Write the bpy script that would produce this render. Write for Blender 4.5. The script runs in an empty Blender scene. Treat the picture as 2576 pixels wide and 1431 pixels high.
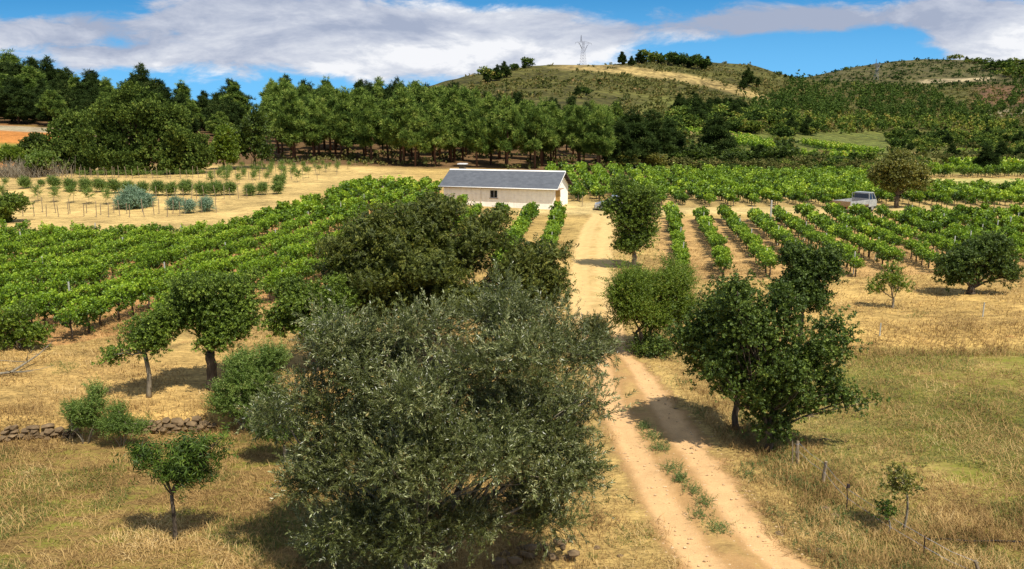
import bpy, math
import numpy as np
from math import radians, sin, cos, tan, atan, pi

# ------------------------------------------------------------------ camera, sky, sun, exposure
scene = bpy.context.scene
COL = scene.collection
F = 2021.0; UC = 1287.5; VC = 715.5; TH = math.atan(415.5 / F); CH = 9.0
cam_d = bpy.data.cameras.new("camera"); cam = bpy.data.objects.new("camera", cam_d); COL.objects.link(cam)
cam.location = (0, 0, CH); cam.rotation_euler = (pi / 2 - TH, 0, 0)
cam_d.sensor_width = 36.0; cam_d.lens = 36.0 * F / 2575.0
cam_d.clip_start = 0.1; cam_d.clip_end = 20000
scene.camera = cam
scene.view_settings.view_transform = 'Standard'; scene.view_settings.look = 'None'
scene.view_settings.exposure = 0.35; scene.view_settings.gamma = 1.0
SUN_EL = radians(60); SUN_AZ = math.atan2(0.62, -0.78)      # direction to the sun: right and behind the camera
sun_d = bpy.data.lights.new("sun", 'SUN'); sun_d.energy = 4.8; sun_d.angle = radians(0.6); sun_d.color = (1.0, 0.94, 0.84)
sun = bpy.data.objects.new("sun", sun_d); COL.objects.link(sun)
from mathutils import Vector
TS = Vector((sin(SUN_AZ) * cos(SUN_EL), cos(SUN_AZ) * cos(SUN_EL), sin(SUN_EL)))
sun.rotation_euler = TS.to_track_quat('Z', 'Y').to_euler(); sun.location = (40, -40, 90)


def e_of_v(v):                       # picture row -> (Z - CH) / Y
    return -math.tan(TH + math.atan((v - VC) / F))


def x_of(u, e, Y):
    return (u - UC) / F * (cos(TH) - e * sin(TH)) * Y


def px(u, v, Y):                     # world point seen at picture point (u, v) at depth Y
    e = e_of_v(v)
    return np.array((x_of(u, e, Y), Y, CH + Y * e))


def ppm(Y, z=1.0):
    return F / (Y * cos(TH) + (CH - z) * sin(TH))


class NT:
    """small helper for writing node trees"""
    def __init__(s, tree):
        s.t = tree; s.n = tree.nodes; s.l = tree.links

    def add(s, kind, ins=None, **kw):
        nd = s.n.new(kind)
        for k, v in kw.items():
            setattr(nd, k, v)
        for k, v in (ins or {}).items():
            s.set(nd.inputs[k], v)
        return nd

    def set(s, sock, v):
        if isinstance(v, bpy.types.NodeSocket):
            s.l.new(v, sock)
        else:
            if sock.type == 'RGBA' and len(v) == 3:
                v = (*v, 1)
            sock.default_value = v

    def m(s, op, a, b=None, c=None, clamp=False):
        nd = s.n.new('ShaderNodeMath'); nd.operation = op; nd.use_clamp = clamp
        for i, v in enumerate((a, b, c)):
            if v is not None:
                s.set(nd.inputs[i], v)
        return nd.outputs[0]

    def sstep(s, x, a, b):
        nd = s.n.new('ShaderNodeMapRange'); nd.interpolation_type = 'SMOOTHSTEP'
        s.set(nd.inputs[0], x); nd.inputs[1].default_value = a; nd.inputs[2].default_value = b
        return nd.outputs[0]

    def mix(s, f, a, b, mode='MIX'):
        nd = s.n.new('ShaderNodeMix'); nd.data_type = 'RGBA'; nd.blend_type = mode
        s.set(nd.inputs[0], f); s.set(nd.inputs[6], a); s.set(nd.inputs[7], b)
        return nd.outputs[2]

    def noise(s, vec, scale, detail=4.0, rough=0.55, dist=0.0):
        nd = s.add('ShaderNodeTexNoise', {'Vector': vec, 'Scale': scale, 'Detail': detail, 'Roughness': rough, 'Distortion': dist})
        return nd.outputs[0]

    def ramp(s, f, stops):
        nd = s.n.new('ShaderNodeValToRGB'); cr = nd.color_ramp
        while len(cr.elements) < len(stops):
            cr.elements.new(0.5)
        for el, (p, c) in zip(cr.elements, stops):
            el.position = p; el.color = (*c, 1)
        s.l.new(f, nd.inputs[0])
        return nd.outputs[0]


world = bpy.data.worlds.new("World"); scene.world = world; world.use_nodes = True
def build_sky():
    w = NT(world.node_tree); w.n.clear()
    d = w.add('ShaderNodeTexCoord').outputs['Generated']
    sp = w.add('ShaderNodeSeparateXYZ', {0: d})
    X, Y, Z = sp.outputs
    up = w.m('ADD', w.m('MULTIPLY', w.m('MAXIMUM', Z, 0.0), 1.9), 0.30)      # look the sky up higher: deep blue down to the hills
    sv = w.add('ShaderNodeCombineXYZ', {0: X, 1: Y, 2: up}).outputs[0]
    sky = w.add('ShaderNodeTexSky', {0: sv}, sky_type='NISHITA', sun_disc=False, sun_elevation=SUN_EL, sun_rotation=SUN_AZ,
                air_density=1.0, dust_density=0.3, ozone_density=2.0)
    hs = w.add('ShaderNodeHueSaturation', {'Saturation': 1.45, 'Value': 1.62, 'Hue': 0.492, 'Color': sky.outputs[0]}).outputs[0]
    yy = w.m('MAXIMUM', w.m('ABSOLUTE', Y), 0.08)
    t = w.m('DIVIDE', X, yy); e = w.m('DIVIDE', Z, yy)
    low = w.sstep(e, 0.22, 0.02)
    hs = w.mix(w.m('MULTIPLY', low, 0.55), hs, (2.6, 6.6, 10.2))
    blobs = [(100, 75, 250, 42, 1.0), (300, 150, 190, 34, .9), (-150, 100, 200, 80, .9), (560, 40, 160, 60, .9), (760, 80, 240, 75, 1.25), (1000, 60, 220, 50, .9),
             (1150, 120, 330, 60, 1.15), (900, 160, 330, 42, 1.0), (1370, 130, 190, 42, .75), (1480, 100, 60, 24, .5), (1380, 45, 90, 20, .5),
             (1830, 60, 180, 30, 1.05), (2080, 55, 170, 32, 1.0), (2330, 20, 190, 40, 1.15), (2540, 50, 170, 60, 1.1), (2560, 120, 150, 50, 1.3), (2330, 110, 60, 14, .4),
             (1560, 90, 80, 30, .35), (430, -60, 300, 30, .5), (2640, 170, 170, 50, 1.0)]
    cov = None
    for (u, v, ru, rv, k) in blobs:
        ee = e_of_v(v); tt = x_of(u, ee, 1.0)
        a = w.m('MULTIPLY', w.m('SUBTRACT', t, tt), F / ru); b = w.m('MULTIPLY', w.m('SUBTRACT', e, ee), F / rv)
        r2 = w.m('ADD', w.m('MULTIPLY', a, a), w.m('MULTIPLY', b, b))
        g = w.m('MULTIPLY', w.m('POWER', 2.718, w.m('MULTIPLY', r2, -0.8)), k)
        cov = g if cov is None else w.m('ADD', cov, g)
    front = w.sstep(Y, 0.0, 0.2); hi = w.sstep(e, 0.36, 0.6)
    cov = w.m('ADD', w.m('MULTIPLY', w.m('MULTIPLY', cov, front), w.m('SUBTRACT', 1.0, hi)), w.m('MULTIPLY', w.m('MAXIMUM', hi, w.m('SUBTRACT', 1.0, front)), 0.95))  # cloud overhead and behind, out of view, thickened to whiten the ambient light
    pv = w.add('ShaderNodeCombineXYZ', {0: w.m('MULTIPLY', t, 1.0), 1: w.m('MULTIPLY', e, 2.9), 2: w.m('MULTIPLY', Y, 0.3)}).outputs[0]
    n1 = w.noise(pv, 3.2, 8, 0.56, 0.25); n2 = w.noise(pv, 13.0, 9, 0.66, 0.35); n3 = w.noise(pv, 5.5, 9, 0.6, 0.5)
    dens = w.m('ADD', w.m('ADD', cov, w.m('MULTIPLY', w.m('SUBTRACT', n1, 0.5), 2.3)), w.m('MULTIPLY', w.m('SUBTRACT', n2, 0.5), 2.0))
    alpha = w.sstep(dens, 0.40, 1.10)
    # brightness of the cloud itself: lit thin rims and white lower banks, greyer thick middles
    br = w.m('ADD', w.m('MULTIPLY', w.m('SUBTRACT', n3, 0.5), 3.4), w.m('MULTIPLY', w.m('SUBTRACT', n2, 0.5), 1.5))
    wb = None
    for (u, v, ru, rv, k) in [(1000, 165, 400, 40, .75), (1290, 95, 260, 40, .4), (2600, 120, 190, 50, .8), (880, 25, 170, 22, .5), (620, 110, 200, 40, .25), (90, 95, 200, 30, .15), (640, 20, 120, 50, -.1), (1870, 60, 230, 60, -.12), (1100, 60, 130, 22, -.45), (2250, 30, 200, 60, -.1)]:
        ee = e_of_v(v); tt = x_of(u, ee, 1.0)
        a = w.m('MULTIPLY', w.m('SUBTRACT', t, tt), F / ru); b = w.m('MULTIPLY', w.m('SUBTRACT', e, ee), F / rv)
        g = w.m('MULTIPLY', w.m('POWER', 2.718, w.m('MULTIPLY', w.m('ADD', w.m('MULTIPLY', a, a), w.m('MULTIPLY', b, b)), -0.8)), k)
        wb = g if wb is None else w.m('ADD', wb, g)
    br = w.m('ADD', w.m('ADD', br, wb), 0.26)
    cc = w.ramp(br, [(0.0, (3.3, 3.8, 5.0)), (0.4, (4.6, 5.0, 6.0)), (0.75, (6.0, 6.3, 7.0)), (1.0, (7.9, 8.0, 8.3))])
    nd = cc.node
    for el in nd.color_ramp.elements:
        el.color = tuple(c / 10 for c in el.color[:3]) + (1,)
    cc = w.add('ShaderNodeVectorMath', {0: cc, 'Scale': 10.0}, operation='SCALE').outputs[0]
    c = w.mix(alpha, hs, cc)
    bg = w.add('ShaderNodeBackground', {'Color': c, 'Strength': 0.092})
    o = w.add('ShaderNodeOutputWorld'); w.l.new(bg.outputs[0], o.inputs[0])
build_sky()

# ------------------------------------------------------------------ terrain
TAB = {   # horizon column u : list of (depth, picture row of the ground)  or (depth, None, height)
    -700: [(30, None, .3), (50, None, .6), (75, 552), (100, 455), (115, 440), (130, 410), (150, 350), (170, 312), (200, 292), (260, 268), (400, 262), (700, 280)],
    0: [(30, None, .3), (50, None, .6), (75, 552), (100, 455), (115, 440), (130, 408), (150, 350), (170, 312), (200, 292), (260, 268), (400, 262), (700, 280)],
    200: [(30, None, .2), (50, None, .5), (75, 552), (100, 452), (112, 440), (130, 412), (150, 365), (170, 322), (200, 300), (260, 275), (400, 275), (700, 285)],
    500: [(30, None, .1), (50, None, .3), (75, 545), (105, 445), (120, 425), (140, 395), (170, 355), (210, 333), (300, 322), (450, 318), (700, 310)],
    800: [(30, None, 0), (50, None, .2), (80, None, .6), (105, None, 1.0), (125, 420), (160, 375), (210, 330), (300, 305), (450, 305), (700, 300)],
    1100: [(30, None, 0), (60, None, .1), (85, None, .3), (105, None, 1.0), (125, 424), (145, 402), (180, 358), (230, 320), (320, 300), (450, 285), (600, 230), (690, 205), (800, 215)],
    1287: [(30, None, 0), (82, None, 0), (95, None, .15), (112, None, .9), (130, 425), (150, 402), (200, 352), (260, 318), (400, 262), (600, 198), (690, 168), (760, 164), (1000, 195)],
    1465: [(30, None, 0), (82, None, 0), (95, None, .05), (112, None, .5), (130, 428), (160, 402), (200, 372), (300, 308), (450, 240), (600, 190), (710, 161), (770, 159), (1000, 190)],
    1700: [(30, None, 0), (82, None, 0), (112, None, .1), (132, 433), (160, 412), (220, 375), (300, 325), (450, 262), (600, 195), (740, 158), (850, 150), (1000, 175)],
    1850: [(30, None, 0), (82, None, 0), (112, None, .1), (132, 434), (160, 415), (220, 382), (300, 338), (450, 285), (600, 232), (760, 175), (850, 147), (1000, 180)],
    2000: [(30, None, 0), (82, None, 0), (112, None, .1), (132, 436), (160, 421), (220, 398), (300, 357), (450, 308), (600, 264), (800, 208), (900, 192), (1000, 202), (1400, 200)],
    2150: [(30, None, .1), (82, None, 0), (112, None, .1), (132, 437), (180, 418), (300, 380), (450, 335), (600, 292), (800, 245), (1100, 204), (1400, 166), (1520, 160)],
    2290: [(30, None, .1), (82, None, 0), (112, None, .1), (132, 437), (180, 418), (300, 386), (450, 342), (600, 302), (800, 255), (1100, 207), (1300, 165), (1450, 140), (1600, 146)],
    2450: [(30, None, .1), (82, None, 0), (112, None, .1), (132, 436), (200, 416), (300, 386), (450, 342), (600, 300), (800, 245), (1100, 200), (1400, 158), (1500, 153)],
    2650: [(30, None, .1), (82, None, 0), (112, None, .1), (132, 436), (200, 416), (300, 380), (450, 332), (600, 285), (800, 235), (1100, 190), (1350, 160), (1500, 158)],
    3300: [(30, None, .1), (82, None, 0), (112, None, .1), (132, 436), (200, 416), (300, 380), (450, 330), (600, 285), (800, 235), (1100, 190), (1350, 165), (1500, 162)],
}
LY = np.linspace(math.log(2.0), math.log(9000.0), 340)
TC = np.linspace(-1.0, 1.0, 241)
_tt = []; _zz = []
for _u in sorted(TAB):
    _tt.append((_u - UC) / F * cos(TH))
    Ys = [2, 18]; Zs = [0, 0]
    for r in TAB[_u]:
        Ys.append(r[0]); Zs.append(r[2] if r[1] is None else CH + r[0] * e_of_v(r[1]))
    zl = Zs[-1]
    Ys += [max(1900, Ys[-1] * 1.5), 9000]; Zs += [zl * .7, 5]
    _zz.append(np.interp(LY, np.log(Ys), Zs))
_zz = np.array(_zz)
TABZ = np.array([[np.interp(t, _tt, _zz[:, j]) for j in range(len(LY))] for t in TC])
def _smooth(a, ax, s):
    k = np.arange(-3 * s, 3 * s + 1); g = np.exp(-k * k / (2.0 * s * s)); g /= g.sum()
    p = [(0, 0), (0, 0)]; p[ax] = (3 * s, 3 * s)
    b = np.pad(a, p, mode='edge')
    return np.apply_along_axis(lambda r: np.convolve(r, g, mode='valid'), ax, b)
TABZ = _smooth(_smooth(TABZ, 0, 4), 1, 2)


def vnoise(x, y, s, seed=0):          # cheap smooth value noise, numpy
    x = np.asarray(x, float) / s + 1000.3 + seed * 17.7; y = np.asarray(y, float) / s + 1000.7 + seed * 9.1
    xi = np.floor(x).astype(np.int64); yi = np.floor(y).astype(np.int64); fx = x - xi; fy = y - yi
    fx = fx * fx * (3 - 2 * fx); fy = fy * fy * (3 - 2 * fy)
    def h(a, b):
        n = (a * 374761393 + b * 668265263 + seed * 1442695041) & 0xffffffff
        n = ((n ^ (n >> 13)) * 1274126177) & 0xffffffff
        return ((n ^ (n >> 16)) & 0xffff) / 65535.0
    return (h(xi, yi) * (1 - fx) + h(xi + 1, yi) * fx) * (1 - fy) + (h(xi, yi + 1) * (1 - fx) + h(xi + 1, yi + 1) * fx) * fy


def sst(x, a, b):
    t = np.clip((np.asarray(x, float) - a) / (b - a), 0, 1)
    return t * t * (3 - 2 * t)


def wall_y(x):                       # line of the old terrace wall, left of the track
    return 22.3 + (np.asarray(x, float) + 10.0) * 0.14


def hfun(x, y):
    x = np.asarray(x, float); y = np.asarray(y, float)
    Y = np.clip(y, 2.05, 8990); t = np.clip(x / np.maximum(Y, 12.0), -0.999, 0.999)
    a = (t + 1) / 2 * (len(TC) - 1); b = (np.log(Y) - LY[0]) / (LY[1] - LY[0])
    i = np.clip(a.astype(int), 0, len(TC) - 2); j = np.clip(b.astype(int), 0, len(LY) - 2); fa = a - i; fb = b - j
    z = (TABZ[i, j] * (1 - fa) + TABZ[i + 1, j] * fa) * (1 - fb) + (TABZ[i, j + 1] * (1 - fa) + TABZ[i + 1, j + 1] * fa) * fb
    # terrace step on the left, bank on the right
    z = z + 0.50 * sst(y, wall_y(x) - 0.05, wall_y(x) + 0.35) * sst(x, -5.0, -6.6) * (1 - sst(y, 30, 46))
    by = 32.0 - (x - 14) * 0.10
    z = z + 0.45 * sst(y, by - 1.6, by + 1.2) * sst(x, 11, 15) * (1 - sst(y, 44, 62))
    far = sst(y, 130, 300)
    z = z + (vnoise(x, y, 6, 1) - .5) * .22 * (1 - far) + (vnoise(x, y, 1.7, 2) - .5) * .10 * (1 - far) * sst(y, 120, 40)
    z = z + far * ((vnoise(x, y, 55, 3) - .5) * 5.0 + (vnoise(x, y, 17, 4) - .5) * 1.8) * sst(y, 250, 700)
    return z


def h1(x, y):
    return float(hfun(np.array([x]), np.array([y]))[0])


def gp(u, v, lo=8.0, hi=2500.0):      # first ground point seen at picture point (u, v)
    e = e_of_v(v)
    Y = np.exp(np.linspace(math.log(lo), math.log(hi), 3000))
    k = (u - UC) / F * (cos(TH) - e * sin(TH))
    d = hfun(k * Y, Y) - (CH + e * Y)
    i = int(np.argmax(d > 0)) if (d > 0).any() else len(Y) - 1
    return np.array((k * Y[i], Y[i], h1(k * Y[i], Y[i])))


# ------------------------------------------------------------------ mesh helpers
def mesh(name, V, quads=None, mat=None, tris=None, rnd=None, mats=None, mi=None, smooth=False, attrs=None):
    V = np.asarray(V, np.float32).reshape(-1, 3)
    me = bpy.data.meshes.new(name)
    me.vertices.add(len(V)); me.vertices.foreach_set('co', V.ravel())
    idx = []; st = []; tot = []; n = 0
    if quads is not None and len(quads):
        q = np.asarray(quads, np.int32); idx.append(q.ravel()); st.append(np.arange(len(q)) * 4); tot.append(np.full(len(q), 4)); n = len(q) * 4
    if tris is not None and len(tris):
        q = np.asarray(tris, np.int32); idx.append(q.ravel()); st.append(n + np.arange(len(q)) * 3); tot.append(np.full(len(q), 3))
    idx = np.concatenate(idx).astype(np.int32); st = np.concatenate(st).astype(np.int32)
    me.loops.add(len(idx)); me.loops.foreach_set('vertex_index', idx)
    me.polygons.add(len(st)); me.polygons.foreach_set('loop_start', st)
    for mm in (mats or ([mat] if mat else [])):
        me.materials.append(mm)
    if mi is not None:
        me.polygons.foreach_set('material_index', np.asarray(mi, np.int32))
    me.polygons.foreach_set('use_smooth', np.full(len(st), bool(smooth)))
    if rnd is not None:
        a = me.attributes.new('rnd', 'FLOAT', 'FACE'); a.data.foreach_set('value', np.asarray(rnd, np.float32))
    for k, (dom, val) in (attrs or {}).items():
        val = np.asarray(val, np.float32)
        if val.ndim == 2:
            a = me.attributes.new(k, 'FLOAT_COLOR', dom)
            a.data.foreach_set('color', np.concatenate([val, np.ones((len(val), 1), np.float32)], 1).ravel())
        else:
            a = me.attributes.new(k, 'FLOAT', dom); a.data.foreach_set('value', val)
    me.update(calc_edges=True); me.validate(clean_customdata=False)
    return me


def link(name, me, parent=None, loc=None):
    o = bpy.data.objects.new(name, me); COL.objects.link(o)
    if parent is not None:
        o.parent = parent
    if loc is not None:
        o.location = loc
    return o


def tag(o, label=None, cat=None, group=None, kind=None):
    if label: o['label'] = label
    if cat: o['category'] = cat
    if group: o['group'] = group
    if kind: o['kind'] = kind
    return o


def empty(name, loc, label, cat, group=None, rz=0.0):
    o = bpy.data.objects.new(name, None); COL.objects.link(o); o.location = loc; o.rotation_euler = (0, 0, rz)
    o.empty_display_size = .3
    return tag(o, label, cat, group)


def copy_tree(root, loc, rz=0.0, sc=1.0, label=None, group=None):
    r = root.copy(); COL.objects.link(r); r.location = loc; r.rotation_euler = (0, 0, rz); r.scale = (sc, sc, sc) if np.isscalar(sc) else sc
    if label: r['label'] = label
    if group: r['group'] = group
    for ch in list(root.children):
        c = ch.copy(); COL.objects.link(c); c.parent = r
    return r


class Geo:
    """collects boxes, tubes and loose faces into one mesh"""
    def __init__(s):
        s.v = []; s.q = []; s.t = []; s.n = 0; s.mq = []; s.mt = []

    def addv(s, V):
        V = np.asarray(V, float).reshape(-1, 3); b = s.n; s.v.append(V); s.n += len(V); return b

    def box(s, lo, hi, m=0, rot=0.0, at=(0, 0, 0)):
        (a, b, c), (d, e, f) = lo, hi
        V = np.array([(a, b, c), (d, b, c), (d, e, c), (a, e, c), (a, b, f), (d, b, f), (d, e, f), (a, e, f)], float)
        return s.hexa(V, m, rot, at)

    def hexa(s, V, m=0, rot=0.0, at=(0, 0, 0)):
        V = np.asarray(V, float); cr, sr = cos(rot), sin(rot)
        V = np.stack([V[:, 0] * cr - V[:, 1] * sr, V[:, 0] * sr + V[:, 1] * cr, V[:, 2]], 1) + np.array(at)
        b = s.addv(V)
        for f_ in ((0, 3, 2, 1), (4, 5, 6, 7), (0, 1, 5, 4), (1, 2, 6, 5), (2, 3, 7, 6), (3, 0, 4, 7)):
            s.q.append([b + i for i in f_]); s.mq.append(m)
        return s

    def tube(s, P, R, k=6, m=0, cap=True):
        P = np.asarray(P, float); n = len(P); R = np.full(n, R) if np.isscalar(R) else np.asarray(R, float)
        T = np.gradient(P, axis=0); T /= np.linalg.norm(T, axis=1)[:, None] + 1e-9
        a = np.cross(T[0], (0, 0, 1.0))
        if np.linalg.norm(a) < 1e-3: a = np.array((1.0, 0, 0))
        a /= np.linalg.norm(a); V = []
        for i in range(n):
            a = a - T[i] * a.dot(T[i]); a /= np.linalg.norm(a) + 1e-9; b = np.cross(T[i], a)
            th = np.arange(k) * 2 * pi / k
            V.append(P[i] + R[i] * (np.cos(th)[:, None] * a + np.sin(th)[:, None] * b))
        b0 = s.addv(np.concatenate(V))
        for i in range(n - 1):
            for j in range(k):
                j2 = (j + 1) % k
                s.q.append([b0 + i * k + j, b0 + i * k + j2, b0 + (i + 1) * k + j2, b0 + (i + 1) * k + j]); s.mq.append(m)
        if cap:
            for base, sgn in ((b0, -1), (b0 + (n - 1) * k, 1)):
                c = s.addv([V[0 if sgn < 0 else -1].mean(0)])
                for j in range(k):
                    f_ = [base + j, base + (j + 1) % k, c]
                    s.t.append(f_ if sgn > 0 else f_[::-1]); s.mt.append(m)
        return s

    def prism(s, poly, y0, y1, m=0, rot=0.0, at=(0, 0, 0)):   # polygon in XZ, extruded along Y
        n = len(poly); V = [(p[0], y0, p[1]) for p in poly] + [(p[0], y1, p[1]) for p in poly]
        V = np.array(V, float); cr, sr = cos(rot), sin(rot)
        V = np.stack([V[:, 0] * cr - V[:, 1] * sr, V[:, 0] * sr + V[:, 1] * cr, V[:, 2]], 1) + np.array(at)
        b = s.addv(V)
        for i in range(n):
            j = (i + 1) % n; s.q.append([b + i, b + j, b + n + j, b + n + i]); s.mq.append(m)
        c0 = s.addv([V[:n].mean(0)]); c1 = s.addv([V[n:].mean(0)])
        for i in range(n):
            j = (i + 1) % n
            s.t.append([b + j, b + i, c0]); s.mt.append(m); s.t.append([b + n + i, b + n + j, c1]); s.mt.append(m)
        return s

    def build(s, name, mats, parent=None, loc=None, smooth=False):
        mats = mats if isinstance(mats, (list, tuple)) else [mats]
        me = mesh(name, np.concatenate(s.v), s.q, tris=s.t, mats=list(mats), mi=s.mq + s.mt, smooth=smooth)
        return link(name, me, parent, loc)


def frames(D, rng):
    D = D / (np.linalg.norm(D, axis=1)[:, None] + 1e-9)
    r = rng.normal(size=D.shape); A = np.cross(D, r); A /= np.linalg.norm(A, axis=1)[:, None] + 1e-9
    B = np.cross(D, A)
    return np.stack([A, B, D], 1)            # rows: local x, y, z axes


def scatter(tmpl, P, D, S, rng, cl=None, mixc=.45):
    """copies the leaf template (m,4,3) to every P, turned along D; returns verts and per-leaf random value"""
    Fm = frames(D, rng); m = len(tmpl)
    V = np.einsum('mkj,njc->nmkc', tmpl, Fm) * np.asarray(S)[:, None, None, None] + P[:, None, None, :]
    cl = rng.random(len(P)) if cl is None else cl
    r = mixc * np.repeat(cl, m) + (1 - mixc) * rng.random(len(P) * m)
    return V.reshape(-1, 3), r


def leafquads(L, W, pos, ang, az, n, rng, bend=0.25, droop=0.0, jit=0.5):
    """n leaves along a sprig on +Z; pos = (z0, z1), ang from the stem"""
    out = []
    for i in range(n):
        z = pos[0] + (pos[1] - pos[0]) * (i + rng.random() * .6) / n; a = az * i + rng.random() * .8
        g = ang + (rng.random() - .5) * jit
        d = np.array((cos(a) * sin(g), sin(a) * sin(g), cos(g) - droop)); d /= np.linalg.norm(d)
        sd = np.cross(d, rng.normal(size=3)); sd /= np.linalg.norm(sd) + 1e-9
        nn = np.cross(d, sd); l = L * (0.75 + .5 * rng.random()); w = W * (0.75 + .5 * rng.random())
        b = np.array((0, 0, z)); mid = b + d * l * .45
        out.append([b, mid + sd * w / 2 + nn * l * bend * .3, b + d * l, mid - sd * w / 2 + nn * l * bend * .3])
    return np.array(out)


RT = np.random.default_rng(5)
T_OLIVE = leafquads(.082, .021, (0, .32), .65, 2.4, 22, RT)
T_BROAD = leafquads(.105, .078, (0, .28), 1.0, 2.4, 12, RT, jit=1.2)
T_WALN = leafquads(.17, .072, (0, .34), 1.15, 3.14, 13, RT, droop=.55)
T_PEACH = leafquads(.18, .042, (0, .30), .95, 2.4, 12, RT, droop=.75)
T_SHRUB = leafquads(.075, .05, (0, .5), .9, 2.4, 14, RT, jit=1.0)
T_VINE = leafquads(.19, .17, (0, .42), 1.15, 2.4, 9, RT, jit=1.3)
T_OAK = leafquads(.30, .24, (0, .55), 1.0, 2.4, 9, RT, jit=1.5)
T_PINE = leafquads(.50, .085, (0, .30), .75, 2.4, 12, RT, bend=.1, jit=1.0)
T_FAR = leafquads(.85, .60, (0, .8), 1.0, 2.4, 6, RT, jit=1.6)


def qidx(n):
    return np.arange(n * 4, dtype=np.int32).reshape(-1, 4)


def lobes(B, rng, n=9, lo=.20, hi=.42, shrink=.86):
    out = []
    for b in np.asarray(B, float):
        k = max(4, int(n * (.7 + .6 * rng.random())))
        for i in range(k):
            d = rng.normal(size=3); d /= np.linalg.norm(d); r = lo + (hi - lo) * rng.random(); q = (1.06 - r) * (.70 + .42 * rng.random())
            out.append((*(b[:3] + d * b[3:] * q * shrink), *(b[3:] * r * shrink * np.array((1, 1, .85)))))
        out.append((*b[:3], *(b[3:] * .42)))
    return np.array(out)


def crown_pts(blobs, nc, ns, sig, rng, up=0.25, lump=.12, hollow=.45):
    """clusters of sprigs in the shell of a union of ellipsoids. Returns P, D, per-sprig cluster value, cluster centres with blob index"""
    B = np.asarray(blobs, float); w = (B[:, 3] * B[:, 4] * B[:, 5]) ** (2 / 3.)
    P = []; D = []; C = []; CC = []; CB = []; cnt = 0; tries = 0
    while cnt < nc and tries < nc * 8:
        tries += 1
        k = rng.choice(len(B), p=w / w.sum()); d = rng.normal(size=3); d /= np.linalg.norm(d)
        r = hollow + (1 - hollow) * rng.random() ** .45 + rng.normal() * lump
        c = B[k, :3] + d * B[k, 3:] * r
        q = np.linalg.norm((c - B[:, :3]) / B[:, 3:], axis=1); q[k] = 9
        if q.min() < .62: continue
        n = max(3, int(ns * (0.6 + .8 * rng.random()))); s_ = sig * (0.6 + .8 * rng.random())
        p = c + rng.normal(size=(n, 3)) * s_ * np.array((1, 1, .7))
        od = (p - B[k, :3]) / B[k, 3:]; od /= np.linalg.norm(od, axis=1)[:, None] + 1e-9
        dd = od * .7 + rng.normal(size=(n, 3)) * .55 + np.array((0, 0, up))
        P.append(p); D.append(dd); C.append(np.full(n, rng.random())); CC.append(c); CB.append(k); cnt += 1
    return np.concatenate(P), np.concatenate(D), np.concatenate(C), np.array(CC), np.array(CB)


def bez(a, b, c, n):
    t = np.linspace(0, 1, n)[:, None]
    return (1 - t) ** 2 * a + 2 * t * (1 - t) * b + t * t * c


def limbs(g, fork, blobs, CC, CB, r0, rng, twig=.012, every=3, k=6, base=None, r_base=None, lean=None):
    """trunk from base to fork, a limb to each blob, branches on to every few clusters"""
    if base is not None:
        n = 7; mid = (np.asarray(base) + fork) / 2 + (np.asarray(lean) if lean is not None else rng.normal(size=3) * .05)
        P = bez(np.asarray(base, float), mid, fork, n); P[1:-1] += rng.normal(size=(n - 2, 3)) * r_base * .12
        R = np.interp(np.linspace(0, 1, n), [0, .1, 1], [r_base * 1.35, r_base, r0 * 1.05])
        P[0, 2] -= .12
        g.tube(P, R, k + 3)
    for i, B in enumerate(np.asarray(blobs, float)):
        c = B[:3]; dist = np.linalg.norm(c - fork)
        mid = fork + (c - fork) * .5 + np.array((0, 0, .10 * dist)) + rng.normal(size=3) * .06 * dist
        rr = r0 * (.45 + .25 * rng.random()) * min(1, .5 + B[3:].mean() / (np.asarray(blobs)[:, 3:].mean() * 2))
        P = bez(fork - (c - fork) * .03, mid, c, 7); P[1:] += rng.normal(size=(6, 3)) * .02 * dist
        R = np.linspace(rr, rr * .35, 7)
        g.tube(P, R, k)
        idx = np.where(CB == i)[0][::every]
        for q in idx:
            j = rng.integers(2, 6); s_ = P[j]; e_ = CC[q]; m_ = (s_ + e_) / 2 + rng.normal(size=3) * .12 * np.linalg.norm(e_ - s_)
            Q = bez(s_, m_, e_, 4); g.tube(Q, np.linspace(max(twig * 1.6, R[j] * .4), twig * .5, 4), 4, cap=False)


# ------------------------------------------------------------------ materials
def new_mat(name):
    m = bpy.data.materials.new(name); m.use_nodes = True; t = NT(m.node_tree); t.n.clear()
    out = t.add('ShaderNodeOutputMaterial'); return m, t, out


def leaf_mat(name, stops, trans=.25, rough=.5, spec=.4, tcol=None, var=.16):
    m, t, out = new_mat(name)
    a = t.add('ShaderNodeAttribute', attribute_name='rnd').outputs['Fac']
    oi = t.add('ShaderNodeObjectInfo').outputs['Random']
    a2 = t.m('ADD', a, t.m('MULTIPLY', t.m('SUBTRACT', oi, .5), var), clamp=True)
    c = t.ramp(a2, stops)
    p = t.add('ShaderNodeBsdfPrincipled', {'Base Color': c, 'Roughness': rough, 'Specular IOR Level': spec})
    tc = t.mix(1.0, c, tcol or (1.25, 1.35, .55), 'MULTIPLY')
    tr = t.add('ShaderNodeBsdfTranslucent', {'Color': tc})
    mx = t.add('ShaderNodeMixShader', {0: trans, 1: p.outputs[0], 2: tr.outputs[0]})
    t.l.new(mx.outputs[0], out.inputs[0]); return m


def S(*a):      # sRGB 0-255 triplet -> linear
    return tuple(((c / 255) / 12.92 if c / 255 <= .04045 else ((c / 255 + .055) / 1.055) ** 2.4) for c in a)


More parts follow.
